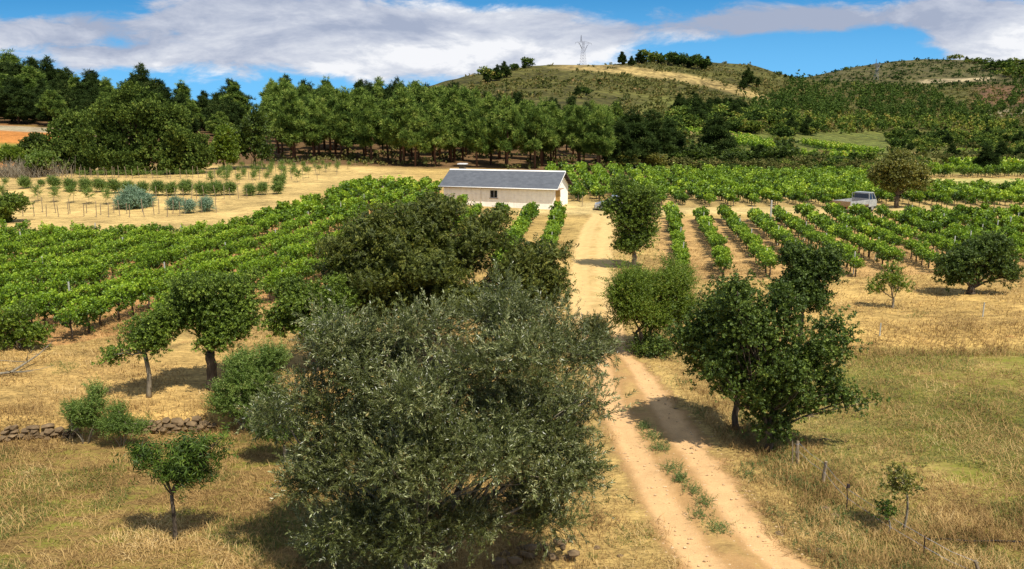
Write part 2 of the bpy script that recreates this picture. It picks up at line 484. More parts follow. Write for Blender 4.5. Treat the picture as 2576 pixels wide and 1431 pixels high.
def simple_mat(name, c1, c2, scale=3.0, rough=.9, bump=.3, spec=.2, detail=6, stretch=(1, 1, 1), metal=0.0, bdist=.02):
    m, t, out = new_mat(name)
    o = t.add('ShaderNodeTexCoord').outputs['Object']
    mp = t.add('ShaderNodeMapping', {'Vector': o, 'Scale': stretch}).outputs[0]
    n = t.noise(mp, scale, detail, .6)
    c = t.ramp(n, [(.3, c1), (.7, c2)])
    p = t.add('ShaderNodeBsdfPrincipled', {'Base Color': c, 'Roughness': rough, 'Specular IOR Level': spec, 'Metallic': metal})
    if bump:
        b = t.add('ShaderNodeBump', {'Height': n, 'Strength': bump, 'Distance': bdist}); t.l.new(b.outputs[0], p.inputs['Normal'])
    t.l.new(p.outputs[0], out.inputs[0]); return m


M_OLIVE = leaf_mat('olive_leaf', [(0, S(38, 44, 14)), (.45, S(76, 84, 36)), (.75, S(116, 122, 68)), (.92, S(178, 182, 134)), (1, S(140, 118, 52))], .15, .38, .6, (1.0, 1.15, .7))
M_WALN = leaf_mat('walnut_leaf', [(0, S(52, 62, 22)), (.5, S(88, 96, 36)), (.8, S(118, 120, 46)), (.96, S(142, 126, 56)), (1, S(134, 98, 48))], .20, .55, .30)
M_PEAR = leaf_mat('pear_leaf', [(0, S(50, 66, 20)), (.5, S(88, 108, 34)), (.8, S(122, 142, 48)), (1, S(156, 168, 72))], .20, .55, .30)
M_DARK = leaf_mat('plum_leaf', [(0, S(40, 54, 20)), (.5, S(68, 86, 30)), (.85, S(98, 116, 42)), (1, S(132, 144, 62))], .20, .55, .30)
M_LIGHT = leaf_mat('hawthorn_leaf', [(0, S(68, 86, 26)), (.5, S(98, 118, 34)), (.85, S(124, 142, 46)), (1, S(150, 140, 62))], .28, .5, .35)
M_PEACH = leaf_mat('peach_leaf', [(0, S(40, 56, 16)), (.5, S(68, 90, 24)), (.85, S(98, 120, 36)), (1, S(128, 142, 54))], .20, .55, .30)
M_SHRUB = leaf_mat('shrub_leaf', [(0, S(70, 92, 36)), (.5, S(100, 122, 50)), (.85, S(132, 150, 74)), (1, S(160, 156, 92))], .28, .5, .35)
M_VINE = leaf_mat('vine_leaf', [(0, S(40, 62, 14)), (.4, S(80, 108, 22)), (.75, S(132, 160, 36)), (.95, S(180, 196, 62)), (1, S(200, 188, 72))], .18, .5, .35)
M_PINE = leaf_mat('pine_needle', [(0, S(38, 56, 26)), (.4, S(82, 104, 44)), (.75, S(130, 148, 66)), (1, S(168, 174, 92))], .14, .75, .08)
M_PINE2 = leaf_mat('dark_and_shaded_needle', [(0, S(32, 46, 20)), (.5, S(52, 68, 30)), (.85, S(74, 90, 42)), (1, S(98, 106, 54))], .14, .75, .08)  # dark conifers; also carries cloud shadow on the pines as colour
M_OAKL = leaf_mat('chestnut_leaf', [(0, S(42, 58, 24)), (.5, S(80, 98, 40)), (.8, S(118, 134, 58)), (1, S(152, 158, 82))], .14, .75, .08)
M_MAQ = leaf_mat('valley_leaf', [(0, S(36, 52, 24)), (.35, S(66, 86, 36)), (.7, S(104, 122, 50)), (.92, S(140, 146, 62)), (1, S(150, 136, 70))], .14, .75, .08, None, .5)
M_HEATH = leaf_mat('heath_leaf', [(0, S(58, 68, 36)), (.4, S(92, 96, 50)), (.75, S(120, 116, 64)), (1, S(138, 112, 74))], .14, .75, .08)
M_SILV = leaf_mat('silver_leaf', [(0, S(70, 96, 72)), (.5, S(108, 136, 104)), (1, S(160, 180, 150))], .15, .5, .4, (1, 1.1, .9))
M_BROWNL = leaf_mat('oak_leaf_browned', [(0, S(72, 78, 34)), (.5, S(110, 112, 48)), (.85, S(144, 138, 62)), (1, S(160, 126, 70))], .2, .5, .35)
M_BARK = simple_mat('bark', S(58, 50, 42), S(112, 100, 84), 9, .95, .6, .1, 8, (1, 1, .25), 0, .03)
M_BARKL = simple_mat('pale_bark', S(96, 88, 74), S(156, 146, 124), 9, .95, .6, .1, 8, (1, 1, .3), 0, .02)
M_BARKP = simple_mat('pine_bark', S(70, 52, 42), S(128, 98, 78), 3, .95, .6, .1, 8, (1, 1, .3), 0, .03)
M_WOOD = simple_mat('weathered_wood', S(100, 88, 70), S(170, 152, 124), 12, .9, .3, .2, 6, (1, 1, .15))
M_GREYP = simple_mat('grey_post', S(150, 150, 138), S(200, 198, 184), 12, .9, .2, .2, 6, (1, 1, .2))


def ground_mat(name, track=False):
    m, t, out = new_mat(name)
    o = t.add('ShaderNodeTexCoord').outputs['Object']
    base = t.add('ShaderNodeAttribute', attribute_name='base').outputs['Color']
    gr = t.add('ShaderNodeAttribute', attribute_name='green').outputs['Fac']
    ls = t.add('ShaderNodeAttribute', attribute_name='farness').outputs['Fac']
    st = t.add('ShaderNodeMapping', {'Vector': o, 'Scale': (.55, 1.5, 1.0)}).outputs[0]
    n_big = t.noise(o, .16, 4, .6, .3); n_mid = t.noise(st, 1.1, 6, .65, .4); n_fine = t.noise(st, 12.0, 8, .8); n_far = t.noise(o, .03, 8, .7, .3); n_vf = t.noise(o, .22, 6, .75)
    st_ = lambda x, a, b: t.add('ShaderNodeMapRange', {0: x, 1: a, 2: b, 3: 0.0, 4: 1.0}).outputs[0]
    n_x = t.noise(st, 3.6, 5, .75, .8)
    k = t.m('ADD', t.m('ADD', t.m('MULTIPLY', st_(n_mid, .3, .7), .28), t.m('MULTIPLY', st_(n_x, .32, .68), .24)), t.m('ADD', t.m('MULTIPLY', st_(n_big, .3, .7), .22), t.m('MULTIPLY', st_(n_fine, .32, .68), .40)))
    kf = t.m('ADD', t.m('MULTIPLY', st_(n_far, .3, .7), .45), t.m('MULTIPLY', st_(n_vf, .3, .7), .6))
    k = t.m('ADD', t.m('MULTIPLY', k, t.m('SUBTRACT', 1.0, ls)), t.m('MULTIPLY', kf, ls))
    val = t.add('ShaderNodeMapRange', {0: k, 1: .34, 2: .78, 3: .36, 4: 1.66}).outputs[0]
    c = t.add('ShaderNodeVectorMath', {0: base, 'Scale': val}, operation='SCALE').outputs[0]
    # green grass patches
    gm = t.sstep(t.m('ADD', gr, t.m('ADD', t.m('MULTIPLY', t.m('SUBTRACT', t.m('ADD', t.m('MULTIPLY', n_mid, .6), t.m('MULTIPLY', n_far, .4)), .5), 2.6), t.m('MULTIPLY', t.m('SUBTRACT', n_fine, .5), 1.1))), .38, .85)
    gcol = t.add('ShaderNodeVectorMath', {0: t.mix(ls, S(100, 100, 38), S(72, 80, 36)), 'Scale': val}, operation='SCALE').outputs[0]
    c = t.mix(gm, c, gcol)
    # bare reddish earth showing through
    em = t.m('MULTIPLY', t.sstep(t.noise(o, .7, 6, .7, .6), .60, .72), t.m('SUBTRACT', .55, t.m('MULTIPLY', ls, .25)))
    c = t.mix(em, c, S(158, 112, 70))
    hgt = t.m('ADD', t.m('MULTIPLY', n_fine, .5), n_mid)
    if track:
        lat = t.add('ShaderNodeAttribute', attribute_name='lat').outputs['Fac']
        wob = t.m('MULTIPLY', t.m('SUBTRACT', t.noise(o, 1.3, 8, .72), .5), 1.5)
        la = t.m('ABSOLUTE', t.m('ADD', lat, t.m('MULTIPLY', wob, .35)))
        rut = t.sstep(t.m('ABSOLUTE', t.m('SUBTRACT', la, .78)), .52, .18)
        body = t.sstep(t.m('ADD', la, t.m('ADD', wob, t.m('MULTIPLY', t.m('SUBTRACT', n_fine, .5), .7))), 1.52, 1.16)
        dn = t.noise(o, 2.2, 6, .65); dn2 = t.noise(o, 26.0, 4, .7)
        dv = t.m('ADD', .38, t.m('ADD', t.m('MULTIPLY', dn, .62), t.m('MULTIPLY', dn2, .58)))
        dcol = t.mix(rut, S(166, 130, 84), S(200, 161, 112))
        farc = t.add('ShaderNodeAttribute', attribute_name='upper').outputs['Fac']
        dcol = t.mix(farc, dcol, S(200, 168, 110))
        dcol = t.add('ShaderNodeVectorMath', {0: dcol, 'Scale': dv}, operation='SCALE').outputs[0]
        peb = t.m('MULTIPLY', t.sstep(t.noise(o, 17.0, 2, .5), .69, .73), .5)
        dcol = t.mix(peb, dcol, S(188, 166, 140))
        mid = t.m('MULTIPLY', t.sstep(la, .42, .1), t.sstep(t.noise(o, .8, 5, .7), .42, .6))
        c = t.mix(t.m('MULTIPLY', body, t.m('SUBTRACT', 1.0, t.m('MULTIPLY', mid, .6))), c, dcol)
        hgt = t.m('ADD', t.m('MULTIPLY', hgt, t.m('SUBTRACT', 1.0, t.m('MULTIPLY', body, .75))), t.m('MULTIPLY', dn2, .12))
    p = t.add('ShaderNodeBsdfPrincipled', {'Base Color': c, 'Roughness': .95, 'Specular IOR Level': .1})
    b = t.add('ShaderNodeBump', {'Height': hgt, 'Strength': .55, 'Distance': .10}); t.l.new(b.outputs[0], p.inputs['Normal'])
    t.l.new(p.outputs[0], out.inputs[0]); return m


M_GROUND = ground_mat('dry_ground'); M_TRACK = ground_mat('track_dirt', True)

# ------------------------------------------------------------------ the track's centre line (from picture points on the ground)
TRK = [(2010, 1540), (1940, 1480), (1860, 1420), (1791, 1336), (1725, 1227), (1637, 1085), (1585, 991), (1557, 920), (1534, 885), (1512, 830), (1497, 754), (1489, 686), (1492, 620), (1505, 570), (1524, 540)]
TP = np.array([gp(u, v, 8)[:2] for u, v in TRK])
def _resample(P, n):
    d = np.r_[0, np.cumsum(np.linalg.norm(np.diff(P, axis=0), axis=1))]; s = np.linspace(0, d[-1], n)
    Q = np.stack([np.interp(s, d, P[:, 0]), np.interp(s, d, P[:, 1])], 1)
    for _ in range(14):
        Q[1:-1] = (Q[:-2] + 2 * Q[1:-1] + Q[2:]) / 4
    return Q
_d0 = TP[0] - TP[1]; _d0 /= np.linalg.norm(_d0)
TP = np.vstack([TP[0] + _d0 * 12, TP])
TRACK = _resample(TP, 420)


def trackdist(x, y):
    x = np.asarray(x, float).ravel(); y = np.asarray(y, float).ravel(); out = np.full(len(x), 99.)
    m = (y < 90) & (y > -5) & (np.abs(x - 5) < 14)
    if m.any():
        Q = TRACK[::4]; d = np.sqrt((x[m][:, None] - Q[:, 0]) ** 2 + (y[m][:, None] - Q[:, 1]) ** 2); out[m] = d.min(1)
    return out


# vineyard blocks: polygons in plan
def inpoly(x, y, P):
    x = np.asarray(x, float); y = np.asarray(y, float); c = np.zeros(x.shape, bool); n = len(P)
    for i in range(n):
        (x1, y1), (x2, y2) = P[i], P[(i + 1) % n]
        if y1 == y2: continue
        hit = ((y1 > y) != (y2 > y)) & (x < (x2 - x1) * (y - y1) / (y2 - y1) + x1); c ^= hit
    return c


P_LEFT = [(-44, 26.5), (-17, 29), (-13, 33), (-9, 42), (-4, 47), (-2.5, 62), (-3.5, 79), (-8.2, 83), (-8.4, 97), (-17.5, 97), (-20.5, 71), (-23, 60), (-37, 57), (-60, 54)]
P_RIGHT = [(8.6, 46), (14, 43), (24, 44.5), (28, 46), (60, 50), (76, 74), (13.4, 74)]
P_BACK = [(14.5, 85), (41, 84), (66, 80), (90, 80), (90, 100), (52, 101), (54, 127), (10, 127), (12.4, 104)]


def colours(x, y):
    """real material colours of the ground by place; returns base rgb, green amount, farness"""
    x = np.asarray(x, float).ravel(); y = np.asarray(y, float).ravel(); n = len(x)
    base = np.tile(np.array(S(206, 170, 104)), (n, 1)); g = np.full(n, -.25)
    def put(mask, col, gg=None):
        nonlocal base, g
        mask = np.clip(np.asarray(mask, float), 0, 1)
        base = base * (1 - mask[:, None]) + np.array(S(*col)) * mask[:, None]
        if gg is not None: g = g * (1 - mask) + gg * mask
    t = x / np.maximum(y, 5)
    put(sst(y, wall_y(x) + .4, wall_y(x) - 1) * sst(x, 0, -3), (162, 128, 78), .58)          # meadow below the wall
    put(sst(y, wall_y(x) - .1, wall_y(x) + .2) * sst(y, wall_y(x) + 9, wall_y(x) + 5) * sst(x, -1, -3), (208, 168, 102), -.05)
    put(sst(x, 5.6, 7.5) * sst(y, 32, 30), (184, 156, 94), .5)                               # right meadow
    put(sst(x, 9.5, 12.5) * sst(y, 33, 29), (188, 164, 92), .66)
    put(sst(x, 10, 13) * sst(y, 30.0, 31.5) * sst(y, 46, 40), (214, 174, 104), -.25)
    put(inpoly(x, y, P_LEFT), (206, 154, 98), -.3); put(inpoly(x, y, P_RIGHT), (212, 168, 108), -.1); put(inpoly(x, y, P_BACK), (206, 172, 110), .05)
    put(sst(y, 76.5, 78) * sst(y, 85, 83.5) * sst(x, 5, 7), (222, 190, 126), -.1)
    put(sst(y, 76, 79) * sst(y, 92, 86) * sst(x, -2, 3) * sst(x, 16, 13), (232, 200, 136), -.5)   # yard by the shed
    put(sst(x, -20.5, -24) * sst(y, 55, 58) * sst(y, 118, 112), (220, 184, 118), -.35)        # sapling field
    put(sst(t, -.11, -.16) * sst(y, 96, 99) * sst(y, 130, 122), (220, 184, 118), -.25)
    wood = sst(y, 124, 130) * sst(y, 330, 260) * sst(t, .36, .16)
    put(wood, (128, 98, 66), -.1)
    lf = sst(t, -.5, -.56) * sst(y, 118, 126) * sst(y, 176, 168)
    put(lf, (214, 140, 72), -.1); put(lf * sst(vnoise(x, y, 9, 7), .45, .6), (150, 140, 60), .4)
    put(sst(t, -.45, -.5) * sst(y, 160, 163) * sst(y, 172, 169), (190, 172, 140), -.6)
    # hills
    far = sst(y, 270, 340) * sst(t, -.40, -.30)
    put(far, (104, 98, 50), .30)
    put(sst(y, 128, 140) * sst(t, .14, .2) * sst(y, 520, 400), (150, 150, 70), .65)
    v = VC + F * np.tan(np.arctan(-(hfun(x, y) - CH) / np.maximum(y, 1)) - TH)
    u = UC + F * t / cos(TH)
    swath_v = np.interp(u, [1300, 1450, 1560, 1700, 1800, 1900, 1960], [165, 169, 178, 196, 217, 243, 262])
    sw = sst(np.abs(v - swath_v + 3), 15, 6) * sst(u, 1360, 1440) * sst(u, 1960, 1900) * (y > 420)
    put(sw, (186, 158, 100), -.5)
    put((y > 1000) * sst(u, 2000, 2100) * sst(v, 215, 200), (108, 100, 62), .30)
    put((y > 1000) * sst(np.abs(v - 202 + (u - 2400) * .04), 6, 3) * sst(u, 2290, 2320) * sst(u, 2500, 2470), (206, 182, 140), -.8)
    put((y > 500) * sst(u, 2420, 2470) * sst(v, 205, 225) * sst(v, 275, 255), (134, 100, 72), -.1)
    put((y > 600) * (y < 1000) * sst(u, 2440, 2480) * sst(v, 272, 282) * sst(v, 300, 296), (196, 176, 140), -.4)
    # green vine plots on the valley side and the stubble plot at the right
    put(inpoly(x, y, [(52, 103), (90, 103), (96, 122), (54, 122)]), (206, 190, 116), .25)
    for cx, cy, rx, ry in GREENP:
        put(sst(((x - cx) / rx) ** 2 + ((y - cy) / ry) ** 2, 1.2, .8), (120, 140, 44), 1.0)
    return base * np.array((.59, .615, .60)), g, sst(y, 110, 300)


GREENP = []
for (u, v, ru, dy) in [(1880, 362, 75, 26), (2110, 378, 95, 18), (1760, 345, 45, 22), (2100, 402, 90, 10), (2480, 425, 110, 6), (2430, 392, 70, 14)]:
    q = gp(u, v, 100); GREENP.append((q[0], q[1], ru / ppm(q[1]), dy * .9))


def build_ground():
    Yr = np.concatenate([np.linspace(-60, 2, 14), np.linspace(3, 12, 26)[:-1], np.exp(np.linspace(math.log(12), math.log(60), 330))[:-1], np.exp(np.linspace(math.log(60), math.log(330), 230))[:-1],
                         np.exp(np.linspace(math.log(330), math.log(2300), 260))[:-1], np.exp(np.linspace(math.log(2300), math.log(9000), 14))])
    s = np.linspace(-1, 1, 520); s = s * .8 + .2 * s ** 3
    X = s[None, :] * (14 + np.abs(Yr) * .95)[:, None]; Y = np.repeat(Yr[:, None], len(s), 1)
    Z = hfun(X.ravel(), Y.ravel()).reshape(X.shape)
    # slightly lower under the track so the track sheet lies on top
    V = np.stack([X, Y, Z], 2).reshape(-1, 3)
    ny, nx = X.shape; i = np.arange((ny - 1) * nx).reshape(ny - 1, nx)[:, :-1]
    Q = np.stack([i, i + 1, i + nx + 1, i + nx], 2).reshape(-1, 4)
    b, g, f = colours(V[:, 0], V[:, 1])
    me = mesh('ground', V, Q, M_GROUND, smooth=True, attrs={'base': ('POINT', b), 'green': ('POINT', g), 'farness': ('POINT', f)})
    tag(link('ground', me), 'dry straw-coloured farmland running back to scrubby hills', None, None, 'structure')
build_ground()


def build_track():
    n = len(TRACK); T = np.gradient(TRACK, axis=0); T /= np.linalg.norm(T, axis=1)[:, None]; N = np.stack([T[:, 1], -T[:, 0]], 1)
    lat = np.linspace(-2.7, 2.7, 55)
    X = TRACK[:, None, 0] + N[:, None, 0] * lat; Y = TRACK[:, None, 1] + N[:, None, 1] * lat
    Z = hfun(X.ravel(), Y.ravel()).reshape(X.shape)
    L = lat[None] / (1 - .40 * np.exp(-((TRACK[:, 1:2] - 31.0) / 3.5) ** 2))
    Z += .035 + .03 * np.exp(-(L / .3) ** 2) - .022 * np.exp(-((np.abs(L) - .78) / .22) ** 2) + (vnoise(X, Y, .35, 8) - .5) * .02
    Z -= .10 * sst(np.abs(L), 2.2, 2.7)
    V = np.stack([X, Y, Z], 2).reshape(-1, 3); ny, nx = X.shape
    i = np.arange((ny - 1) * nx).reshape(ny - 1, nx)[:, :-1]; Q = np.stack([i, i + 1, i + nx + 1, i + nx], 2).reshape(-1, 4)
    b, g, f = colours(V[:, 0], V[:, 1])
    me = mesh('dirt_track', V, Q, M_TRACK, smooth=True, attrs={'base': ('POINT', b), 'green': ('POINT', g), 'farness': ('POINT', f), 'lat': ('POINT', L.ravel()), 'upper': ('POINT', sst(V[:, 1], 28, 42))})
    tag(link('dirt_track', me), 'sandy two-rut farm track leading up to the slate-roofed shed', None, None, 'structure')
build_track()

ORD = ['', 'first', 'second', 'third', 'fourth', 'fifth', 'sixth', 'seventh', 'eighth', 'ninth', 'tenth', 'eleventh', 'twelfth', 'thirteenth', 'fourteenth', 'fifteenth', 'sixteenth', 'seventeenth', 'eighteenth', 'nineteenth']
TENS = ['', '', 'twenty', 'thirty', 'forty', 'fifty', 'sixty', 'seventy', 'eighty', 'ninety']
TENTH = ['', '', 'twentieth', 'thirtieth', 'fortieth', 'fiftieth', 'sixtieth', 'seventieth', 'eightieth', 'ninetieth']
def ordn(n):
    if n < 20: return ORD[n]
    if n >= 100: return 'hundred-and-' + ordn(n - 100) if n > 100 else 'hundredth'
    return TENTH[n // 10] if n % 10 == 0 else TENS[n // 10] + '-' + ORD[n % 10]


# ------------------------------------------------------------------ hero trees
def hero(name, cat, label, base, Y, blobs, mat, tmpl, nc, ns, sig, trunk_r, fork_v, scale=1.0, bark=None, stems=1, up=.25, seed=1, every=3, hollow=.45, dens_jit=.55, lean=None, group=None, rymul=1.0, spread=.35, fork_u=None, nlobe=10, shrink=.86):
    """base = picture point of the foot; blobs = (u, v, ru, rv[, dy]) picture ellipses standing round depth Y"""
    rng = np.random.default_rng(seed)
    f1, f2 = {id(T_BROAD): (.70, 1.35), id(T_WALN): (.70, 1.55), id(T_PEACH): (.80, 1.4), id(T_OLIVE): (.86, 1.05), id(T_OAK): (.75, 1.7)}.get(id(tmpl), (.85, 1.3))
    scale *= f1; ns = int(ns * f2)
    e = e_of_v(base[1]); bx = x_of(base[0], e, Y); bz = h1(bx, Y)
    root = empty(name, (bx, Y, bz), label, cat, group)
    B = []
    for b in blobs:
        dy = b[4] if len(b) > 4 else 0.0
        c = px(b[0], b[1], Y + dy); k = ppm(Y + dy, c[2]); rx = b[2] / k; rz = b[3] / k; ry = (rx * .6 + rz * .4) * rymul
        B.append((c[0] - bx, c[1] - Y, max(c[2] - bz, rz * .8), rx, ry, rz))
    B0 = np.array(B); B = lobes(B, rng, nlobe, shrink=shrink)
    P, D, C, CC, CB = crown_pts(B, nc, ns, sig * .85, rng, up, hollow=.25, lump=.24)
    CB = np.array([int(np.argmin(np.linalg.norm((c - B0[:, :3]) / B0[:, 3:], axis=1))) for c in CC]); B = B0
    ok = P[:, 2] > .12
    P, D, C = P[ok], D[ok], C[ok]
    V, r = scatter(tmpl, P, D, scale * (1 - dens_jit / 2 + dens_jit * rng.random(len(P))), rng, C)
    link('crown', mesh('crown', V, qidx(len(r)), mat, rnd=r), root)
    g = Geo(); fz = px(base[0], fork_v, Y)[2] - bz
    fx = 0 if fork_u is None else x_of(fork_u, e_of_v(fork_v), Y) - bx
    Bc = np.array(B)
    for s_ in range(stems):
        a = s_ * 2 * pi / max(stems, 1) + 1.1; off = np.array((cos(a), sin(a), 0)) * (spread if stems > 1 else 0)
        fk = np.array((fx, 0, fz)) + off * 1.0 + np.array((0, 0, .15 * s_ * fz))
        sel = [i for i in range(len(B)) if i % stems == s_] or [0]
        mcb = np.array([sel.index(k) if k in sel else -1 for k in CB])
        limbs(g, fk, Bc[sel], CC, mcb, trunk_r * .8, rng, base=off * .18, r_base=trunk_r, every=every, lean=lean)
    g.build('trunk', bark or M_BARK, root, smooth=True)
    return root


def big_trees():
    hero('olive_tree', 'olive tree', 'large silvery olive tree nearest the camera, beside the dirt track', (1060, 1452), 14.5,
         [(1100, 1010, 300, 210), (900, 930, 150, 120, .2), (1320, 930, 170, 160), (1400, 1100, 110, 190), (860, 850, 75, 75, .3), (960, 850, 90, 65, .4), (1090, 810, 100, 65, .8), (1260, 790, 80, 90, .9), (1380, 830, 90, 65, 1.2),
          (1470, 900, 50, 70, .8), (1490, 1000, 42, 60), (880, 1090, 160, 150), (780, 1000, 80, 100, .2), (700, 1050, 60, 45, .2), (1330, 1280, 130, 90), (900, 1270, 140, 110, -.2), (830, 1350, 75, 50, .1), (1000, 1330, 130, 70, -.9), (1180, 1330, 120, 60, -.7),
          (1180, 1130, 190, 120, -.9), (1020, 1180, 120, 110, -1.0), (1320, 1150, 140, 110, -.6), (960, 1390, 80, 35, -.5), (1450, 1180, 60, 100), (790, 1180, 70, 90)],
         M_OLIVE, T_OLIVE, 1350, 12, .19, .11, 1400, 1.0, M_BARKL, 3, .35, 11, 9, .38, spread=.5, shrink=.86, dens_jit=.6)
    hero('walnut_tree', 'walnut tree', 'broad walnut tree with bronze-green leaves between the olive and the shed', (1080, 914), 29.0,
         [(1060, 665, 220, 120), (900, 635, 100, 90, -.5), (985, 580, 140, 75, .4), (1090, 545, 85, 60, .8), (1200, 590, 100, 60, .5), (1310, 665, 90, 65), (1385, 640, 45, 38, .3), (930, 740, 120, 80, -.6), (1100, 760, 180, 70, -.8), (1300, 745, 110, 65, -.4), (1150, 522, 45, 20, .6), (1245, 548, 45, 18, .6), (1370, 720, 60, 65), (880, 690, 70, 70)],
         M_WALN, T_WALN, 1050, 10, .26, .26, 800, 1.0, M_BARK, 1, .0, 12, 4, .5)
    hero('pear_tree', 'fruit tree', 'pear tree with a stout straight trunk above the stone terrace wall', (536, 980), 24.6,
         [(520, 760, 95, 95), (600, 735, 70, 75, .4), (470, 730, 60, 60, -.2), (550, 840, 50, 50, -.3), (440, 800, 40, 40), (610, 810, 45, 45)],
         M_PEAR, T_BROAD, 430, 9, .17, .17, 885, .9, M_BARK, 1, .2, 13, 3, .5)
    hero('plum_tree', 'fruit tree', 'low dark plum tree behind the leafy sucker bush', (792, 895), 26.5,
         [(740, 760, 85, 60), (840, 745, 60, 60, .4), (700, 810, 50, 45, -.3), (800, 820, 65, 40, -.2), (860, 800, 30, 50)],
         M_PEAR, T_BROAD, 340, 9, .17, .13, 855, .9, M_BARK, 1, .15, 14, 3, .5)
    hero('apple_tree', 'fruit tree', 'small apple tree with a thin crooked trunk and drooping branch', (375, 1005), 23.7,
         [(360, 830, 70, 45), (300, 880, 32, 26), (420, 800, 45, 40, .3), (280, 895, 20, 15), (390, 870, 30, 25)],
         M_PEAR, T_BROAD, 130, 9, .15, .075, 890, .85, M_BARKL, 1, .1, 15, 2, .5, lean=(.12, 0, 0))
    hero('peach_tree', 'peach tree', 'young peach tree with drooping leaves standing alone in the meadow', (443, 1366), 16.0,
         [(455, 1150, 50, 40), (385, 1145, 38, 18), (510, 1130, 45, 28), (560, 1100, 22, 16), (410, 1190, 30, 26), (470, 1185, 45, 30), (350, 1140, 18, 10), (495, 1175, 30, 25)],
         M_PEACH, T_PEACH, 85, 5, .15, .045, 1245, .8, M_BARK, 1, .1, 16, 2, .45)
    hero('young_fruit_tree', 'fruit tree', 'small broad-leaved fruit tree half hidden by the olive', (718, 1172), 19.9,
         [(690, 1060, 55, 45), (650, 1050, 25, 30), (725, 1085, 35, 30)],
         M_DARK, T_PEACH, 80, 7, .12, .05, 1120, .8, M_BARKL, 1, .15, 17, 2, .45)
    hero('sucker_bush', 'bush', 'leafy light green bush at the end of the stone terrace wall', (622, 1058), 22.4,
         [(620, 960, 75, 75), (570, 1000, 40, 45), (660, 940, 40, 55), (600, 920, 30, 40), (690, 900, 12, 45), (640, 1010, 70, 40)],
         M_SHRUB, T_SHRUB, 420, 12, .14, .03, 1040, .68, M_BARKL, 5, .8, 18, 4, .3, spread=.5)
    hero('wall_shrub', 'shrub', 'upright leafy poplar shoots growing against the stone wall', (215, 1092), 21.4,
         [(205, 1045, 34, 42), (240, 1015, 15, 66), (188, 1040, 20, 42), (222, 1072, 36, 30)],
         M_SHRUB, T_SHRUB, 170, 8, .08, .014, 1080, .55, M_BARKL, 4, .9, 19, 3, .2, spread=.4)
    hero('wall_shrub', 'shrub', 'low spreading green shrub beside the poplar shoots on the wall', (305, 1092), 21.2,
         [(300, 1058, 46, 34), (275, 1070, 28, 26), (338, 1075, 34, 20), (298, 1030, 14, 26)],
         M_SHRUB, T_SHRUB, 130, 8, .08, .012, 1080, .55, M_BARKL, 4, .8, 20, 3, .2, spread=.3)
    hero('cherry_tree', 'fruit tree', 'tall narrow-crowned tree on the right edge of the upper track', (1593, 676), 48.6,
         [(1590, 500, 62, 48), (1585, 570, 68, 60), (1590, 610, 55, 38), (1560, 470, 35, 30), (1630, 520, 35, 50), (1545, 520, 25, 40)],
         M_PEAR, T_BROAD, 420, 8, .24, .16, 640, 1.25, M_BARKL, 1, .25, 21, 3, .5)
    hero('hawthorn_tree', 'small tree', 'bushy yellow-green many-stemmed tree on the right verge of the track', (1615, 888), 30.6,
         [(1620, 750, 85, 75), (1690, 715, 60, 60, .4), (1572, 720, 45, 60, -.2), (1570, 785, 36, 32), (1715, 780, 38, 50, .2), (1650, 800, 60, 28)],
         M_LIGHT, T_SHRUB, 560, 13, .18, .085, 845, .85, M_BARK, 4, .55, 22, 3, .5, spread=.30)
    hero('plum_tree', 'fruit tree', 'biggest dark-leaved tree by the wire fence, one limb reaching sideways', (1932, 1142), 20.7,
         [(1900, 810, 130, 95, .3), (1960, 940, 120, 90), (2050, 890, 75, 80), (1820, 900, 80, 70, .2), (2090, 970, 40, 35), (2020, 1015, 60, 28), (2120, 1000, 60, 20), (2180, 1003, 34, 11), (2095, 820, 40, 40, .3), (1935, 1040, 60, 45), (1880, 960, 90, 60), (2120, 860, 24, 40), (1990, 760, 60, 50), (1850, 740, 50, 50), (1780, 950, 50, 30), (1960, 1080, 30, 30)],
         M_DARK, T_BROAD, 540, 8, .19, .10, 1085, .95, M_BARK, 2, .3, 23, 3, .45, spread=.22)
    hero('plum_tree', 'fruit tree', 'dark-leaved tree standing behind the biggest fence-side tree', (1852, 1072), 22.4,
         [(1800, 780, 85, 80), (1770, 860, 60, 60, -.2), (1850, 750, 60, 60, .3), (1790, 920, 60, 40), (1880, 860, 70, 70), (1730, 850, 35, 35)],
         M_DARK, T_BROAD, 330, 9, .19, .10, 990, .95, M_BARK, 1, .3, 24, 3, .5)
    hero('plum_tree', 'fruit tree', 'round dark tree rising at the near end of the vine rows', (2010, 880), 27.6,
         [(2035, 680, 80, 55), (2000, 640, 40, 35), (1990, 730, 55, 50), (2075, 660, 40, 45), (2040, 740, 50, 40)],
         M_DARK, T_BROAD, 280, 9, .19, .10, 790, 1.0, M_BARK, 1, .3, 25, 3, .5)
    hero('sapling_tree', 'small tree', 'thin young forked tree on the straw bank below the vines', (2241, 801), 36.0,
         [(2235, 700, 32, 18), (2205, 720, 16, 16), (2262, 712, 14, 16), (2240, 680, 20, 10)],
         M_LIGHT, T_BROAD, 46, 6, .16, .055, 750, 1.0, M_BARKL, 1, .3, 26, 2, .3)
    hero('plum_tree', 'fruit tree', 'round dark tree with a thick trunk on the straw bank', (2437, 772), 38.5,
         [(2450, 640, 70, 45), (2400, 675, 40, 35), (2510, 665, 45, 40), (2440, 690, 50, 25), (2540, 690, 22, 25), (2490, 620, 45, 25), (2385, 690, 20, 22)],
         M_DARK, T_BROAD, 340, 9, .22, .19, 725, 1.15, M_BARK, 1, .2, 27, 3, .5)
